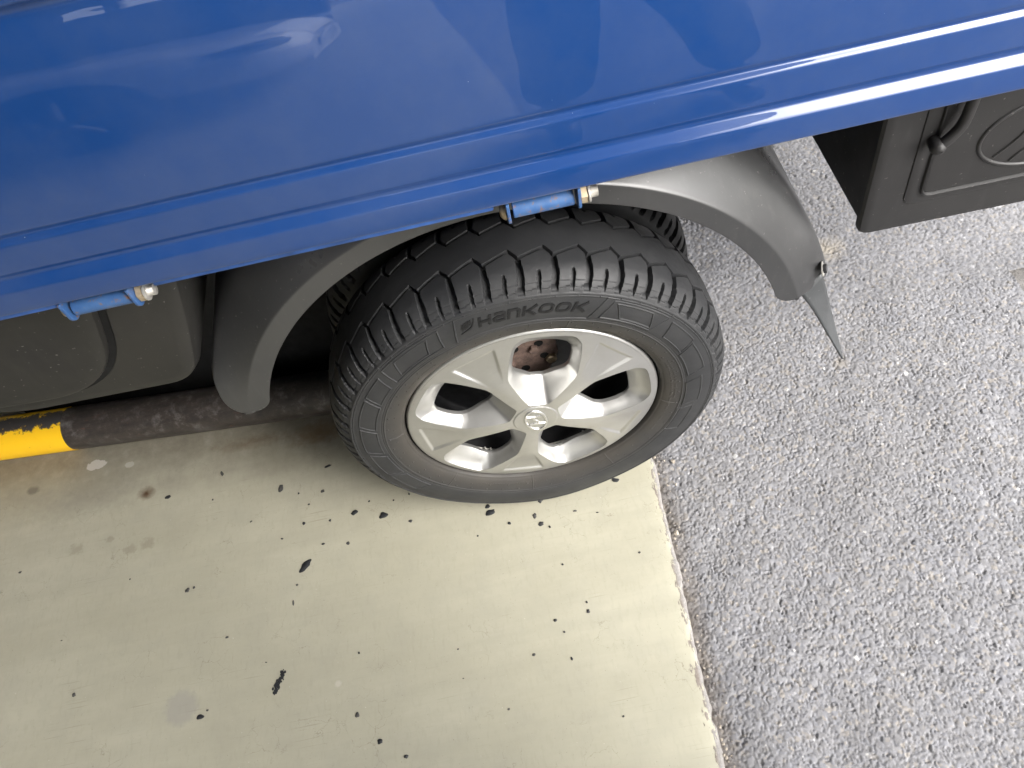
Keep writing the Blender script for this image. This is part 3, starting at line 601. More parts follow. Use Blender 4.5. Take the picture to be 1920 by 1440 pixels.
def yface(x, z):
    r = np.hypot(x, z); y = -.0165*(1-(r/.206)**2)**1.0 - .0015*(1-smooth01((r-.0355)/.0012))
    th = np.arctan2(z, x)
    for k in range(5):
        a = A0-math.pi/2+2*math.pi*(k+.5)/5; c, s_ = math.cos(-a), math.sin(-a); u = x*c-z*s_; v = x*s_+z*c
        hw = .0125+(v-.118)*(.0385-.0125)/(.186-.118)
        ins = np.minimum(hw-np.abs(u), .1875-v+0*u); f = smooth01((v-.112)/.055)
        y = y+np.where(v > .1, .0034*f*smooth01(ins/.0040), 0)
        y = y+np.where((v > .03), -.0022*np.exp(-(u/.016)**2)*smooth01((v-.03)/.04)*(1-smooth01((v-.10)/.06)), 0)      # ridge along the spoke
    return y
ROUT = .2030
pts = [(ROUT*math.cos(a), ROUT*math.sin(a)) for a in np.linspace(0, 2*math.pi, 220, endpoint=False)]
edges = [(i, (i+1) % 220) for i in range(220)]; polys = []
for k in range(5):
    q = loc2(np.stack([RO*np.cos(ANG), RO*np.sin(ANG)], -1)+CW, k); b0 = len(pts); pts += [tuple(p) for p in q]; edges += [(b0+i, b0+(i+1) % NA) for i in range(NA)]; polys.append(q)
g = .0023; gx, gz = np.meshgrid(np.arange(-.204, .204, g), np.arange(-.204, .204, g*.866), indexing='ij'); gx = gx+np.where((np.arange(gx.shape[1]) % 2)[None, :] == 0, 0, g/2)
gp = np.stack([gx.ravel(), gz.ravel()], -1); gp = gp[np.hypot(gp[:, 0], gp[:, 1]) < ROUT-.0015]
def inwin(p, marg=0.0):
    m = np.zeros(len(p), bool)
    for k in range(5):
        a = -(A0-math.pi/2+2*math.pi*k/5); c, s_ = math.cos(a), math.sin(a); u = p[:, 0]*c-p[:, 1]*s_-CW[0]; v = p[:, 0]*s_+p[:, 1]*c-CW[1]
        m |= np.hypot(u, v) < np.interp(np.mod(np.arctan2(v, u), 2*np.pi), np.append(ANG, 2*np.pi), np.append(RO, RO[0]))+marg
    return m
gp = gp[~inwin(gp, .0012)]
extra = []
for rr_ in (.0352, .0358, .0366): extra += [(rr_*math.cos(a), rr_*math.sin(a)) for a in np.linspace(0, 2*math.pi, 120, endpoint=False)]
pts += [tuple(p) for p in gp]+[p for p in extra if not inwin(np.array([p]), .0005)[0]]
res = geometry.delaunay_2d_cdt([Vector(p) for p in pts], edges, [], 0, 1e-7)
v2 = np.array([(p.x, p.y) for p in res[0]]); tri = np.array([f for f in res[2]]); cen = v2[tri].mean(1)
tri = tri[~inwin(cen, -.0001) & (np.hypot(cen[:, 0], cen[:, 1]) < ROUT)]
V = np.stack([v2[:, 0], yface(v2[:, 0], v2[:, 1]), CZ+v2[:, 1]], -1)
cov = npmesh('wheel_cover', V, tri, SILV, whl); cov['label'] = 'silver five-window plastic wheel cover'
bmx = bmesh.new(); bmx.from_mesh(cov.data); bmesh.ops.delete(bmx, geom=[v for v in bmx.verts if not v.link_faces], context='VERTS'); bmesh.ops.recalc_face_normals(bmx, faces=bmx.faces[:])
fc = sum((f.normal.y for f in bmx.faces))
if fc > 0: bmesh.ops.reverse_faces(bmx, faces=bmx.faces[:])
bmx.to_mesh(cov.data); bmx.free()
V, F = lathe([(yface(np.array([ROUT]), np.array([0.]))[0]+.0003, ROUT), (.0000, .2052), (.0016, .2072), (.0040, .2082), (.0080, .2082), (.0150, .2065)], 160); npmesh('cover_rim', V, F, SILV, cov)
for k in range(5):       # the sunken window surrounds
    rings = []
    for f_, dep in ((1.0, 0.0), (.985, .0006), (.965, .0022), (.5, None), (.04, None), (0.0, 1.0), (0.0, 1.2)):
        rad = RI+(RO-RI)*f_ if f_ > 0 else RI*(1.0 if dep == 1.0 else 1.01)
        uv = np.stack([rad*np.cos(ANG), rad*np.sin(ANG)], -1)+CW; q = loc2(uv, k)
        qo = loc2(np.stack([RO*np.cos(ANG), RO*np.sin(ANG)], -1)+CW, k); yf = yface(qo[:, 0], qo[:, 1])
        yi = .0105+.0095*np.abs(np.sin(ANG))**2
        if dep is None: y = yf+.0022+(yi-yf-.0022)*(1-f_/.965)
        elif dep >= 1.0: y = yi+(.007 if dep > 1 else .0008)
        else: y = yf+dep
        rings.append(np.stack([q[:, 0], y, CZ+q[:, 1]], -1))
    V = np.stack(rings, 1).reshape(-1, 3); o = npmesh('window_surround', V, gridq(NA, len(rings), True), SILV, cov); o.data.set_sharp_from_angle(angle=R(42))
# centre badge: oval ring with a slanted H
BY = -.0185; a_b, b_b, rot_b = .0315, .0165, R(98)
def badge(u, v): return (u*math.cos(rot_b)-v*math.sin(rot_b)+.0, v*math.cos(rot_b)+u*math.sin(rot_b)-.001)
bm_v = []; bm_f = []
def sweep(path, w, h, y0, closed_=False):
    """raised bar of width w and height h following a 2d path on the cap"""
    n = len(path); b0 = len(bm_v)
    for i, p in enumerate(path):
        q0 = path[(i-1) % n] if closed_ else path[max(i-1, 0)]; q1 = path[(i+1) % n] if closed_ else path[min(i+1, n-1)]
        t = np.array(q1)-np.array(q0); t = t/np.linalg.norm(t); nn = np.array([-t[1], t[0]])
        for du, dh in ((-w/2, 0), (-w/4, h), (w/4, h), (w/2, 0)):
            c_ = np.array(p)+nn*du; bx_, bz_ = badge(*c_); bm_v.append((bx_, y0-dh, CZ+bz_))
    for i in range(n if closed_ else n-1):
        j = (i+1) % n
        for k in range(3): bm_f.append((b0+i*4+k, b0+j*4+k, b0+j*4+k+1, b0+i*4+k+1))
sweep([(a_b*math.cos(t)*.90, b_b*math.sin(t)) for t in np.linspace(0, 2*np.pi, 72, endpoint=False)], .0050, .0024, BY+.0012, True)
sweep(chaikin([(-.0150, -.0120), (-.0115, -.0040), (-.0095, .0030), (-.0085, .0130)], 2), .0062, .0022, BY+.0013)
sweep(chaikin([(.0150, .0120), (.0115, .0040), (.0095, -.0030), (.0085, -.0130)], 2), .0062, .0022, BY+.0013)
sweep(chaikin([(-.0105, -.0015), (-.004, -.0030), (.004, .0030), (.0105, .0015)], 2), .0052, .0020, BY+.0014)
mobj('badge', bm_v, bm_f, MT['badge_metal'], cov, True, 35)

# ---- raised lettering on the side wall
def arcmap(r, deg):
    a = R(deg); y = np.interp(r, [.252, .268, .282, .2925], [-.0152, -.0158, -.0142, -.0122])
    return (r*math.cos(a), y, CZ+r*math.sin(a))
def letter_mesh(ch, bold=.05):
    cu = bpy.data.curves.new('t', 'FONT'); cu.body = ch; cu.size = 1.0; cu.offset = bold; cu.resolution_u = 6; cu.fill_mode = 'FRONT'
    o = bpy.data.objects.new('t', cu); col.objects.link(o); dg = bpy.context.evaluated_depsgraph_get(); me = bpy.data.meshes.new_from_object(o.evaluated_get(dg))
    bpy.data.objects.remove(o); P = np.array([v.co[:2] for v in me.vertices]); Fs = [tuple(p.vertices) for p in me.polygons]; bpy.data.meshes.remove(me)
    lo, hi = P.min(0), P.max(0); return (P-lo)/(hi-lo), Fs
def place_letter(poly, faces, u0, u1, r0, r1, shear=.0045, raise_=.0007):
    V = []; n = len(poly)
    bm = bmesh.new(); vs = [bm.verts.new((p[0], p[1], 0)) for p in poly]
    for f in faces:
        try: bm.faces.new([vs[i] for i in f])
        except ValueError: pass
    ret = bmesh.ops.extrude_face_region(bm, geom=bm.faces[:]); 
    for v in ret['geom']:
        if isinstance(v, bmesh.types.BMVert): v.co.z = 1.0
    for v in bm.verts:
        r = r0+(r1-r0)*v.co.y; sx = u0+(u1-u0)*v.co.x+shear*(v.co.y-.5)
        deg = 84.0-math.degrees(sx/.273); p = arcmap(r, deg); v.co = Vector((p[0], p[1]-(raise_ if v.co.z > .5 else -.0004), p[2]))
    return obm('raised_letter', bm, MT['tyre_letter'], ty, False)
def strokes(name, paths, u0, u1, r0, r1, wd=.0042, shear=.0040):
    V = []; F = []
    for si, (path, clos) in enumerate(paths):
        P_ = np.array([(u0+(u1-u0)*p[0], r0+(r1-r0)*p[1]) for p in path]); n = len(P_); b0 = len(V); hz = .0006+.00018*si
        for i in range(n):
            a = P_[(i-1) % n] if clos else P_[max(i-1, 0)]; b = P_[(i+1) % n] if clos else P_[min(i+1, n-1)]
            d1 = P_[i]-a; d2 = b-P_[i]; d1 = d1/(np.linalg.norm(d1)+1e-9); d2 = d2/(np.linalg.norm(d2)+1e-9); t = d1+d2; t = t/(np.linalg.norm(t)+1e-9); nn = np.array([-t[1], t[0]])
            c = max(.5, float(np.dot(nn, np.array([-d1[1], d1[0]]) if np.linalg.norm(d1) > .5 else np.array([-d2[1], d2[0]]))))
            for sg in (-1, 1):
                q = P_[i]+nn*sg*wd/2/c
                for hh in (-.0004, hz):
                    sx_ = q[0]+shear*((q[1]-r0)/(r1-r0)-.5); p3 = arcmap(q[1], 84.0-math.degrees(sx_/.273)); V.append((p3[0], p3[1]-hh, p3[2]))
        m_ = n if clos else n-1
        for i in range(m_):
            j2 = (i+1) % n; A_, B_ = b0+i*4, b0+j2*4
            F += [(A_+1, B_+1, B_+3, A_+3), (A_, A_+1, B_+1, B_), (A_+2, B_+2, B_+3, A_+3)]
        if not clos:
            F += [(b0, b0+1, b0+3, b0+2), (b0+(n-1)*4, b0+(n-1)*4+1, b0+(n-1)*4+3, b0+(n-1)*4+2)]
    return mobj('raised_letter', V, F, MT['tyre_letter'], ty, False)
e_ = .12
Oo = [(chaikin([(e_, .30), (e_, .70), (.30, 1-e_), (.70, 1-e_), (1-e_, .70), (1-e_, .30), (.70, e_), (.30, e_)], 1, True).tolist(), True)]
LET = {'H': [([(e_, 0), (e_, 1)], 0), ([(1-e_, 0), (1-e_, 1)], 0), ([(e_, .5), (1-e_, .5)], 0)],
       'a': [([(.10, 1-e_), (.70, 1-e_), (1-e_, .76), (1-e_, 0)], 0), ([(1-e_, .53), (.30, .53), (e_, .42), (e_, .22), (.30, e_), (1-e_, e_)], 0)],
       'n': [([(e_, 0), (e_, 1)], 0), ([(e_, 1-e_), (.68, 1-e_), (1-e_, .72), (1-e_, 0)], 0)],
       'K': [([(e_, 0), (e_, 1)], 0), ([(.22, .46), (.40, .50), (.93, 1)], 0), ([(.40, .50), (.95, 0)], 0)], 'O': Oo}
u = -.0745
for ch, w in zip('HanKOOK', (.0185, .0180, .0180, .0205, .0215, .0215, .0205)):
    strokes('raised_letter', LET[ch], u, u+w, .2655, .2830); u += w+.0022
# winged mark before the name: three feathers over a sweep
def blade(pts, ): return np.array(pts)
for fe in ([(0, .02), (.35, .10), (.62, .16), (.85, .42), (1.0, 1.0), (.93, 1.0), (.86, .70), (.72, .42), (.5, .26), (.2, .13)],
           [(.34, .36), (.56, .40), (.70, .95), (.58, .95)], [(.28, .32), (.40, .34), (.53, .88), (.42, .90)], [(.14, .25), (.24, .30), (.36, .80), (.26, .84)], [(.64, .50), (.74, .62), (.82, .98), (.74, .98)]):
    place_letter(np.array(fe), [tuple(range(len(fe)))], -.104, -.0785, .2640, .2845, .002)

# ---- mudguard over the wheel
FY = .030
def fender():
    t0, t1 = 14.0, 164.5; th = np.unique(np.concatenate([np.linspace(t0, t1, 130), t0+8*np.linspace(0, 1, 40)**2, t1-8*np.linspace(0, 1, 40)**2]))
    cs = np.array([(FY+.004, .4165), (FY+.0005, .4165), (FY, .4185), (FY, .4440), (FY+.0002, .4468), (FY+.0022, .4492), (FY+.0055, .4520), (FY+.020, .4645), (FY+.045, .486), (FY+.062, .4985), (FY+.080, .5065), (FY+.105, .5095), (.26, .511), (.40, .512), (.405, .500), (.40, .494)])
    cs = chaikin(cs, 2); V = []
    for a in th:
        e = min(a-t0, t1-a)                               # degrees from the nearer end
        k = 1.0
        for (y, r) in cs:
            rc = .452; aa = a
            # rounded lower corners of the lip and of the outer edge
            left = a > 90
            if not left and FY < y < FY+.12: y = FY+(y-FY)*(.30+.70*float(smooth01(np.array(e/34.0))))
            if left and FY < y < FY+.10: y = FY+(y-FY)*(.06+.94*float(smooth01(np.array((e-1.0)/24.0))))
            if left and e < 13:
                q = math.sqrt(max(0, 1-((13-e)/13)**2)); q2 = math.sqrt(max(0, 1-((4.5-min(e, 4.5))/4.5)**2))
                r = max(r, .4550-.0385*q2)
                if y < .2: r = min(r, .4550+.056*q)
            if not left and e < 4.0:
                q2 = math.sqrt(max(0, 1-((4.0-e)/4.0)**2)); r = max(r, .4165+.030*(1-q2))
            taper = 1-smooth01(np.array(e/40.0)); r = r-(.010 if left else .006)*float(taper)*max(0, min(1, (r-.46)/.04))
            V.append((r*math.cos(R(aa)), y, CZ+r*math.sin(R(aa))))
    o = npmesh('mudguard', np.array(V), gridq(len(th), len(cs)), MT['fender_plastic'], TR)
    sm = o.modifiers.new('thick', 'SOLIDIFY'); sm.thickness = .003; sm.offset = -1 if False else 1
    return o
fen = fender()
# bolt and washer on its rear end
def bolt_at(p, d, r, parent, mats=('zinc', 'black_steel')):
    p = Vector(p); d = Vector(d).normalized()
    V, F = tube_geo([p, p+d*.0015], [r*1.7, r*1.7], 16); mobj('washer', V, F, MT[mats[0]], parent, True, 40)
    V, F = tube_geo([p+d*.0016, p+d*.006, p+d*.0068], [r, r, r*.85], 6); mobj('bolt', V, F, MT[mats[1]], parent, False)
bolt_at((.4700, .0445, .4640), (.88, -.35, .3), .0068, fen)
box('mudguard_stay', .13, .17, .06, .50, .735, .745, MT['black_steel'], TR, .002)
tube('stay_rod', [(.118, .012, .7735), (.16, .022, .7700), (.21, .04, .7690)], .0045, MT['rusty_steel'], TR, 8)
# rubber flap hanging from the rear end
V = []; zs = np.linspace(0, 1, 24); nyf = 8
co_ = chaikin([(.4380, .036, .428), (.4540, .033, .402), (.4735, .031, .366), (.4930, .031, .325), (.5165, .031, .276), (.5435, .031, .2205)], 2)
ci_ = chaikin([(.4720, .048, .452), (.4850, .050, .415), (.4985, .052, .372), (.5100, .048, .334), (.5260, .042, .282), (.5445, .036, .2210)], 2)
ts = np.linspace(0, 1, len(co_))
for tt in zs:
    A_ = np.array([np.interp(tt, ts, co_[:, k]) for k in range(3)]); B_ = np.array([np.interp(tt, ts, ci_[:, k]) for k in range(3)])
    for j in range(nyf): V.append(A_+(B_-A_)*(j/(nyf-1)))
flap = npmesh('mud_flap', np.array(V), gridq(24, nyf), MT['flap_rubber'], TR); m_ = flap.modifiers.new('thick', 'SOLIDIFY'); m_.thickness = .0035; m_.offset = 0
flap['label'] = 'curled rubber flap hanging off the mudguard'

# ---- fuel tank cover in front of the wheel
def rounded_poly(pts, rad, n=6):
    out = []; N = len(pts)
    for i in range(N):
        p = np.array(pts[i], float); a = np.array(pts[i-1], float); b = np.array(pts[(i+1) % N], float); r = rad[i] if isinstance(rad, (list, tuple)) else rad
        da, db = (a-p)/np.linalg.norm(a-p), (b-p)/np.linalg.norm(b-p)
        for t in np.linspace(0, 1, n): out.append((1-t)**2*(p+da*r)+2*t*(1-t)*p+t*t*(p+db*r))
    return np.array(out)
def loft(name, loops, m, parent, cap=True, sharp=35, capb=False):
    """stack of (outline xz, y) loops, outermost first"""
    V = []; n = len(loops[0][0]); F = []
    for P_, y in loops: V += [(p[0], (y(p) if callable(y) else y), p[1]) for p in P_]
    for i in range(len(loops)-1):
        for k in range(n): F.append((i*n+k, i*n+(k+1) % n, (i+1)*n+(k+1) % n, (i+1)*n+k))
    if cap: F.append(tuple((len(loops)-1)*n+k for k in range(n)))
    if capb: F.append(tuple(range(n-1, -1, -1)))
    bm = bmesh.new(); vs = [bm.verts.new(v) for v in V]
    for f in F: bm.faces.new([vs[i] for i in f])
    return obm(name, bm, m, parent, True, sharp)
def inset(P_, d):
    A = np.roll(P_, 1, 0); B = np.roll(P_, -1, 0); t = B-A; t /= np.linalg.norm(t, axis=1)[:, None]; nn = np.stack([-t[:, 1], t[:, 0]], -1)
    area = np.sum(P_[:, 0]*B[:, 1]-B[:, 0]*P_[:, 1]); return P_+nn*d*(1 if area > 0 else -1)
oc = rounded_poly([(-1.02, .80), (-1.02, .66), (-.760, .522), (-.478, .512), (-.425, .655), (-.385, .80)], [.01, .06, .05, .045, .10, .01], 8)
tk = loft('tank_cover', [(inset(oc, -.004), .34), (inset(oc, -.004), .075), (oc, .062), (inset(oc, .003), .055), (inset(oc, .010), .0505), (inset(oc, .022), .049)], MT['tank_plastic'], TR, True, 30, True)
tk['label'] = 'black moulded cover over the tank ahead of the wheel'
pc = rounded_poly([(-1.2, .757), (-1.2, .60), (-.575, .553), (-.505, .757)], [.02, .05, .105, .02], 12)
pc = np.array([p for p in pc])
loft('tank_lid', [(inset(pc, -.010), .0470), (inset(pc, -.0085), .049), (inset(pc, -.008), .0485), (inset(pc, 0.0), .0484), (inset(pc, .0005), .040), (inset(pc, .003), .0335), (inset(pc, .009), .0305), (inset(pc, .02), .030)], MT['tank_plastic'], tk, True, 30)
loft('lid_seam', [(inset(pc, -.0095), .0466), (inset(pc, .0002), .0466)], MT['black_part'], tk, False, 30)

# ---- storage box behind the wheel
bo = rounded_poly([(.507, .80), (.516, .515), (1.16, .500), (1.16, .80)], [.004, .018, .018, .004], 6)
bx = loft('storage_box', [(inset(bo, .012), .46), (inset(bo, .006), .068), (inset(bo, -.002), .062), (inset(bo, -.002), .056), (inset(bo, .001), .0515), (inset(bo, .006), .0495), (inset(bo, .012), .049)], MT['box_plastic'], TR, True, 28, True)
bx['label'] = 'black plastic storage box with embossed oval badge behind the wheel'
ld = rounded_poly([(.553, .775), (.5625, .558), (1.12, .548), (1.12, .775)], [.02, .022, .022, .02], 8)
lid = loft('box_lid', [(inset(ld, -.001), .0495), (inset(ld, 0), .053), (inset(ld, .0025), .053), (inset(ld, .0045), .0475), (inset(ld, .009), .0460), (inset(ld, .016), .0460)], MT['box_plastic'], bx, True, 25)
li = rounded_poly([(.576, .752), (.584, .5745), (1.10, .5655), (1.10, .752)], [.020, .018, .020, .020], 6)
loft('lid_panel', [(li, .0463), (inset(li, .0012), .0425), (inset(li, .0032), .0418), (inset(li, .0048), .0448), (inset(li, .0062), .0490)], MT['box_plastic'], lid, False, 25)
li2 = inset(li, .0062); loft('lid_face', [(li2, .0452), (inset(li2, .002), .0448)], MT['box_plastic'], lid, True, 25)
def relief(name, path, w, h, y0, m, parent, closed_=False):
    V = []; F = []; n = len(path)
    for i, p in enumerate(path):
        q0 = path[(i-1) % n] if closed_ else path[max(i-1, 0)]; q1 = path[(i+1) % n] if closed_ else path[min(i+1, n-1)]
        t = np.array(q1)-np.array(q0); t = t/np.linalg.norm(t); nn = np.array([-t[1], t[0]])
        for du, dh in ((-w/2, 0), (-w*.32, h*.8), (0, h), (w*.32, h*.8), (w/2, 0)): c_ = np.array(p)+nn*du; V.append((c_[0], y0-dh, c_[1]))
    for i in range(n if closed_ else n-1):
        j = (i+1) % n
        for k in range(4): F.append((i*5+k, j*5+k, j*5+k+1, i*5+k+1))
    return mobj(name, V, F, m, parent, True, 50)
ec = (.738, .652); ea, eb = .094, .056
def ell(a0, a1, k=1.0, n=40, rot=-3): 
    o = []
    for t in np.linspace(R(a0), R(a1), n): u_, v_ = ea*k*math.cos(t), eb*k*math.sin(t); o.append((ec[0]+u_*math.cos(R(rot))-v_*math.sin(R(rot)), ec[1]+u_*math.sin(R(rot))+v_*math.cos(R(rot))))
    return o
relief('embossed_ring', ell(0, 360, 1, 80)[:-1], .006, .0035, .0452, MT['box_plastic'], lid, True)
relief('embossed_stroke', chaikin([(ec[0]-.066, ec[1]-.030), (ec[0]-.045, ec[1]-.010), (ec[0]-.030, ec[1]+.015), (ec[0]-.018, ec[1]+.046)], 2), .0035, .0028, .0452, MT['box_plastic'], lid)
relief('embossed_stroke', chaikin([(ec[0]-.040, ec[1]-.043), (ec[0]-.030, ec[1]-.030), (ec[0]-.005, ec[1]-.012), (ec[0]+.020, ec[1]-.010)], 2), .0035, .0028, .0452, MT['box_plastic'], lid)
relief('embossed_stroke', chaikin([(ec[0]+.066, ec[1]+.030), (ec[0]+.045, ec[1]+.010), (ec[0]+.030, ec[1]-.015), (ec[0]+.018, ec[1]-.046)], 2), .0035, .0028, .0452, MT['box_plastic'], lid)
lt = tube('latch_handle', chaikin([(.6005, .030, .776), (.6000, .030, .735), (.5985, .029, .708), (.588, .029, .690), (.577, .0295, .679)], 2), .0072, MT['box_plastic'], bx, 14)
V, F = lathe([(-.0105, .001), (-.0095, .005), (-.0055, .0092), (0, .0106), (.006, .0095), (.014, .007)], 20, (.5755, .030, .6775)); npmesh('latch_knob', V, F, MT['box_plastic'], lt)

# ------------------------------------------------------------------ wheel stop pipe on the floor
pr = .048
def pp(x): return (x, .360-.090*(x+.8), pr+.001)
pipe = empty('wheel_stop_pipe', (-1.6, .48, 0), 'worn black steel pipe with yellow band lying behind the wheel', 'pipe')
xb = -1.012
Vp, Fp = tube_geo([pp(-.27), pp(-.45), pp(-.7), pp(-.9), pp(xb)], pr, 40); mobj('black_section', Vp, Fp, PIPEB, pipe, True, 50)
Vp, Fp = tube_geo([pp(xb), pp(-1.15), pp(-1.3), pp(-1.44)], pr+.0006, 40); mobj('yellow_section', Vp, Fp, PIPEY, pipe, True, 50)
Vp, Fp = tube_geo([pp(-1.44), pp(-1.7), pp(-1.9), pp(-2.3)], pr, 40); mobj('black_section', Vp, Fp, PIPEB, pipe, True, 50)

# ------------------------------------------------------------------ the truck's cab (beyond the left edge; it shades the underside and shows in other views)
CABG = simple('dark_glass', (.02, .024, .028), .08, 0, .2, 3, 0)
def prism(name, prof_xz, y0, y1, m, parent, bev=.02):
    bm = bmesh.new(); a = [bm.verts.new((p[0], y0, p[1])) for p in prof_xz]; b = [bm.verts.new((p[0], y1, p[1])) for p in prof_xz]; n = len(a)
    bm.faces.new(a); bm.faces.new(b[::-1])
    for i in range(n): bm.faces.new((a[i], a[(i+1) % n], b[(i+1) % n], b[i]))
    if bev: bmesh.ops.bevel(bm, geom=bm.edges[:], offset=bev, segments=3, affect='EDGES')
    return obm(name, bm, m, parent, True, 40)
cab = prism('cab', [(-1.86, .42), (-1.86, 1.93), (-2.05, 1.98), (-2.75, 1.96), (-2.95, 1.86), (-3.40, 1.10), (-3.52, .95), (-3.54, .40), (-3.2, .30), (-2.4, .34)], .02, 1.66, BLUE, TR, .04)
prism('side_window', [(-2.0, 1.22), (-2.0, 1.80), (-2.80, 1.80), (-3.18, 1.22)], .012, .03, CABG, cab, .004)
prism('windscreen', [(-2.99, 1.82), (-3.40, 1.14), (-3.415, 1.15), (-3.005, 1.83)], .14, 1.54, CABG, cab, 0)
for y in (.03, 1.47):
    fw = npmesh('wheel', *lathe([(y-.0, .2), (y+.02, .19), (y+.14, .19), (y+.16, .2)], 48, (-2.62, 0, .315)), MT['black_steel'], TR)
    npmesh('tyre', *lathe([(y+.005, .2), (y-.012, .24), (y-.005, .295), (y+.015, .32), (y+.08, .327), (y+.145, .32), (y+.165, .295), (y+.172, .24), (y+.155, .2)], 64, (-2.62, 0, .315)), RUB, fw)
    npmesh('wheel_disc', *lathe([(y+.012, .199), (y+.005, .12), (y-.005, .03), (y-.005, .001)] if y < 1 else [(y+.15, .199), (y+.155, .12), (y+.16, .03), (y+.16, .001)], 40, (-2.62, 0, .315)), SILV, fw)

# ------------------------------------------------------------------ silver car parked across the bay (mirrored in the blue panel)
CX0, CYS = -.58, -2.30                                   # nose and near side of the car
car = empty('parked_car', (CX0-2.2, CYS-.88, 0), 'pale silver saloon car parked in the next bay, mirrored in the blue panel', 'car')
s = NT('car_paint'); s.set(Base_Color=s.ramp(s.noise(3, 3), [(.3, (.84, .85, .87)), (.7, (.87, .88, .90))]), Metallic=0.0, Roughness=.3, Coat_Weight=1.0, Coat_Roughness=.03); CARP = s.m
stat = [(0.00, .52, .30, .52), (.05, .66, .24, .62), (.18, .78, .20, .70), (.45, .85, .18, .76), (.85, .875, .18, .83), (1.25, .885, .18, .90), (1.45, .885, .18, .94), (3.55, .885, .18, 1.00), (4.0, .87, .20, .98), (4.30, .82, .24, .92), (4.42, .70, .30, .78)]
V = []; F = []; sect = 16
for (dx, hw, z0, z1) in stat:
    for k in range(sect):
        t = k/(sect-1)*math.pi; cu, su = math.cos(t), math.sin(t); p_ = .38
        yy = hw*math.copysign(abs(cu)**p_, cu); zz_ = z0+(z1-z0)*(abs(su)**p_ if k not in (0, sect-1) else 0)
        V.append((CX0-dx, CYS-.885+yy, zz_))
for i in range(len(stat)-1):
    for k in range(sect-1): F.append((i*sect+k, i*sect+k+1, (i+1)*sect+k+1, (i+1)*sect+k))
    F.append((i*sect+sect-1, i*sect, (i+1)*sect, (i+1)*sect+sect-1))
F.append(tuple(range(sect))); F.append(tuple((len(stat)-1)*sect+k for k in range(sect-1, -1, -1)))
bd = mobj('body', V, F, CARP, car, True, 50); sb = bd.modifiers.new('s', 'SUBSURF'); sb.levels = 2; sb.render_levels = 2
cb = prism('cabin', [(CX0-1.38, .90), (CX0-2.05, 1.40), (CX0-2.35, 1.45), (CX0-3.1, 1.43), (CX0-3.85, .98)], CYS-.885-.68, CYS-.885+.68, CABG, car, .07)
prism('roof', [(CX0-2.05, 1.405), (CX0-2.35, 1.462), (CX0-3.1, 1.445), (CX0-3.2, 1.40)], CYS-.885-.62, CYS-.885+.62, CARP, car, .03)
LAMP = simple('lamp_lens', (.75, .77, .8), .08, .1, .1, 20, 0)
for sgn in (1, -1):
    V, F = lathe([(-.06, .01), (-.05, .07), (0, .11), (.05, .11), (.08, .05)], 20, (0, 0, 0)); V = np.array(V); V = np.stack([CX0-.20+V[:, 0]*1.7, CYS-.885+sgn*.735+V[:, 1]*.6, .60+V[:, 2]*.55], -1); npmesh('headlight', V, F, LAMP, car)
    for dx in (.92, 3.50):
        c_ = (CX0-dx, 0, .315); yo = CYS-.885+sgn*.80
        w_ = npmesh('wheel', *lathe([(yo-.10, .20), (yo-.10, .322), (yo-.06, .330), (yo+.06, .330), (yo+.10, .322), (yo+.10, .20)], 48, c_), RUB, car)
        npmesh('rim', *lathe([(yo+sgn*.098, .215), (yo+sgn*.085, .205), (yo+sgn*.07, .07), (yo+sgn*.085, .05), (yo+sgn*.085, .001)], 36, c_), MT['black_steel'], w_)
        for k in range(5):
            a = 2*math.pi*k/5+.3; box_pts = [(c_[0]+.04*math.cos(a), yo+sgn*.092, .315+.04*math.sin(a)), (c_[0]+.20*math.cos(a), yo+sgn*.096, .315+.20*math.sin(a))]
            tube('spoke', box_pts, [.030, .024], SILV, w_, 8)
        npmesh('wheel_arch', *lathe([(yo+sgn*.0905, .335), (yo+sgn*.0925, .348), (yo+sgn*.05, .352)], 40, c_), MT['black_part'], car)
box('number_plate', CX0+.004, CX0+.012, CYS-1.15, CYS-.62, .36, .47, CARP, car, .002)

# ------------------------------------------------------------------ the photographer (outside the frame, mirrored in the panel)
TROU = simple('dark_trousers', (.022, .024, .03), .85, 0, .3, 40, .3, 600); SHIRT = simple('dark_shirt', (.03, .032, .04), .85, 0, .3, 30, .3, 500); SKIN = simple('skin', (.52, .33, .24), .5, 0, .1, 30, .1, 400); SHOE = simple('shoe', (.02, .02, .022), .5, 0, .3, 40); HAIR = simple('hair', (.012, .010, .009), .5, 0, .3, 200)
def skin(name, verts, edges_, rad, m, parent=None, sub=2):
    me = bpy.data.meshes.new(name); me.from_pydata(verts, edges_, []); me.materials.append(m); o = bpy.data.objects.new(name, me); add(o, parent)
    mo = o.modifiers.new('skin', 'SKIN'); mo.use_smooth_shade = True
    for i, r in enumerate(rad): me.skin_vertices[0].data[i].radius = r if isinstance(r, tuple) else (r, r)
    me.skin_vertices[0].data[0].use_root = True
    su = o.modifiers.new('sub', 'SUBSURF'); su.levels = sub; su.render_levels = sub; return o
px, py = .33, -1.16
bodyv = [(px, py, .93), (px, py+.005, 1.10), (px, py+.01, 1.28), (px, py+.02, 1.42), (px, py+.03, 1.50), (px-.01, py+.06, 1.60), (px-.01, py+.085, 1.70),
         (px-.17, py+.02, 1.42), (px-.27, py+.10, 1.20), (px-.24, py+.36, 1.30), (px-.235, py+.42, 1.35), (px+.17, py+.02, 1.42), (px+.22, py+.10, 1.18), (px-.02, py+.34, 1.30), (px-.13, py+.42, 1.36),
         (px-.10, py, .88), (px-.10, py+.01, .48), (px-.10, py-.02, .08), (px+.12, py, .88), (px+.27, py+.01, .48), (px+.38, py-.02, .08)]
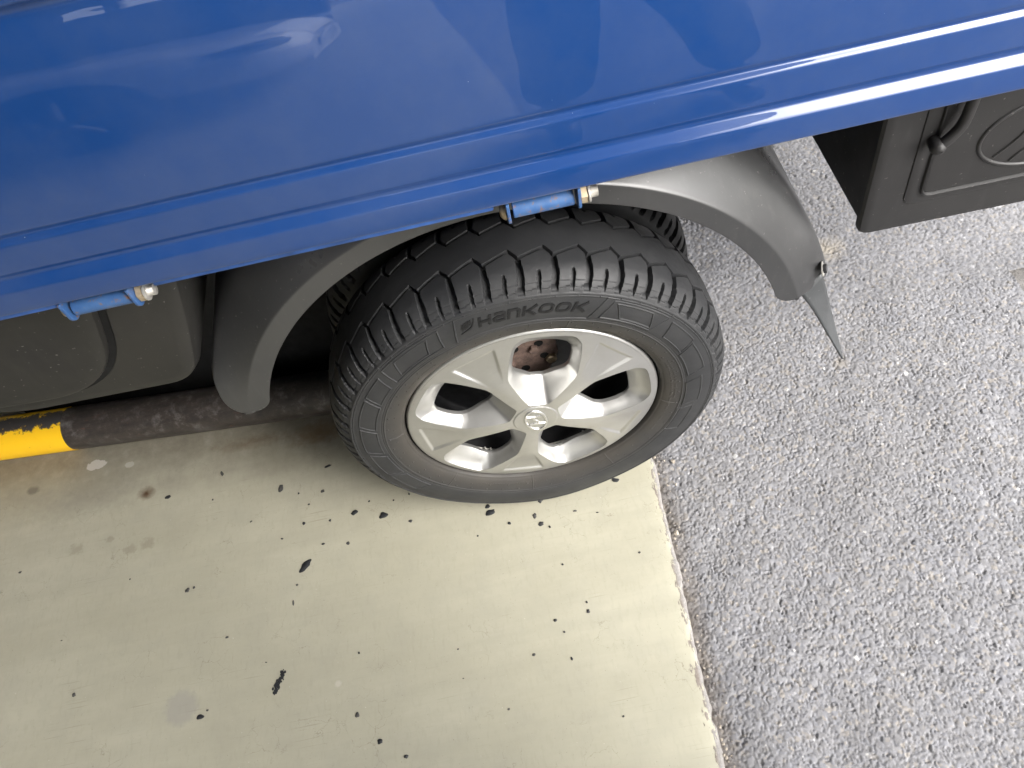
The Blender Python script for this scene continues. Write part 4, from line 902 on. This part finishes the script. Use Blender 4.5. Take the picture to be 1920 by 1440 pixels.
bodye = [(0, 1), (1, 2), (2, 3), (3, 4), (4, 5), (5, 6), (3, 7), (7, 8), (8, 9), (9, 10), (3, 11), (11, 12), (12, 13), (13, 14), (0, 15), (15, 16), (16, 17), (0, 18), (18, 19), (19, 20)]
pers = skin('person', bodyv, bodye, [(.14, .11), (.14, .10), (.16, .11), (.12, .09), .055, .075, .085, .055, .042, .032, .028, .055, .042, .032, .028, .085, .058, .036, .085, .058, .036], SKIN)
tag(pers, 'person in dark shirt and trousers holding up a phone, mirrored in the blue panel', 'person')
tv = [bodyv[i] for i in (0, 1, 15, 16, 17, 18, 19, 20)]
skin('trousers', tv, [(0, 1), (0, 2), (2, 3), (3, 4), (0, 5), (5, 6), (6, 7)], [(.165, .13), (.155, .115), .125, .112, .105, .12, .098, .09], TROU, pers)
sv = [bodyv[i] for i in (0, 1, 2, 3, 7, 8, 11, 12)]
skin('shirt', sv, [(0, 1), (1, 2), (2, 3), (3, 4), (4, 5), (3, 6), (6, 7)], [(.165, .13), (.165, .125), (.18, .13), (.125, .10), .078, .06, .078, .06], SHIRT, pers)
for sx, hx in ((-.10, 0), (.38, 0)):
    V, F = tube_geo([(px+sx, py-.10, .05), (px+sx, py-.08, .055), (px+sx, py, .06), (px+sx, py+.10, .045), (px+sx, py+.17, .035), (px+sx, py+.19, .03)], [.02, .042, .05, .046, .034, .012], 14); mobj('shoe', V, F, SHOE, pers)
V, F = lathe([(-.10, .001), (-.09, .05), (-.05, .09), (0, .105), (.05, .10), (.06, .09)], 24, (px-.01, 0, 1.73)); V = np.array(V); V[:, 1] += py+.055; npmesh('hair', V, F, HAIR, pers)
for hx, hy, hz, sg in ((px-.235, py+.42, 1.35, 1), (px-.13, py+.42, 1.36, -1)):          # hands: palm, four fingers, thumb
    hv = [(hx, hy, hz), (hx+.005*sg, hy+.035, hz+.03), (hx+.012*sg, hy+.05, hz+.06)]; he = [(0, 1), (1, 2)]; hr = [.028, .034, .030]
    for q, (dz, ln) in enumerate(((.075, .050), (.060, .058), (.042, .052), (.026, .040))):
        b = len(hv); hv += [(hx+.018*sg, hy+.048-.004*q, hz+dz), (hx+.018*sg+.5*ln*sg, hy+.058-.004*q, hz+dz+.008), (hx+.018*sg+.9*ln*sg, hy+.050-.004*q, hz+dz+.006)]; he += [(2 if q < 2 else 1, b), (b, b+1), (b+1, b+2)]; hr += [.0095, .009, .008]
    b = len(hv); hv += [(hx+.012*sg, hy+.018, hz+.045), (hx+.028*sg, hy+.010, hz+.062)]; he += [(1, b), (b, b+1)]; hr += [.011, .009]
    skin('hand', hv, he, hr, SKIN, pers, 1)
ph = box('phone', .014-.078, .014+.078, -.752, -.742, 1.372, 1.446, MT['black_part'], None, .004); tag(ph, 'black phone held up over the bay by the photographer', 'phone')
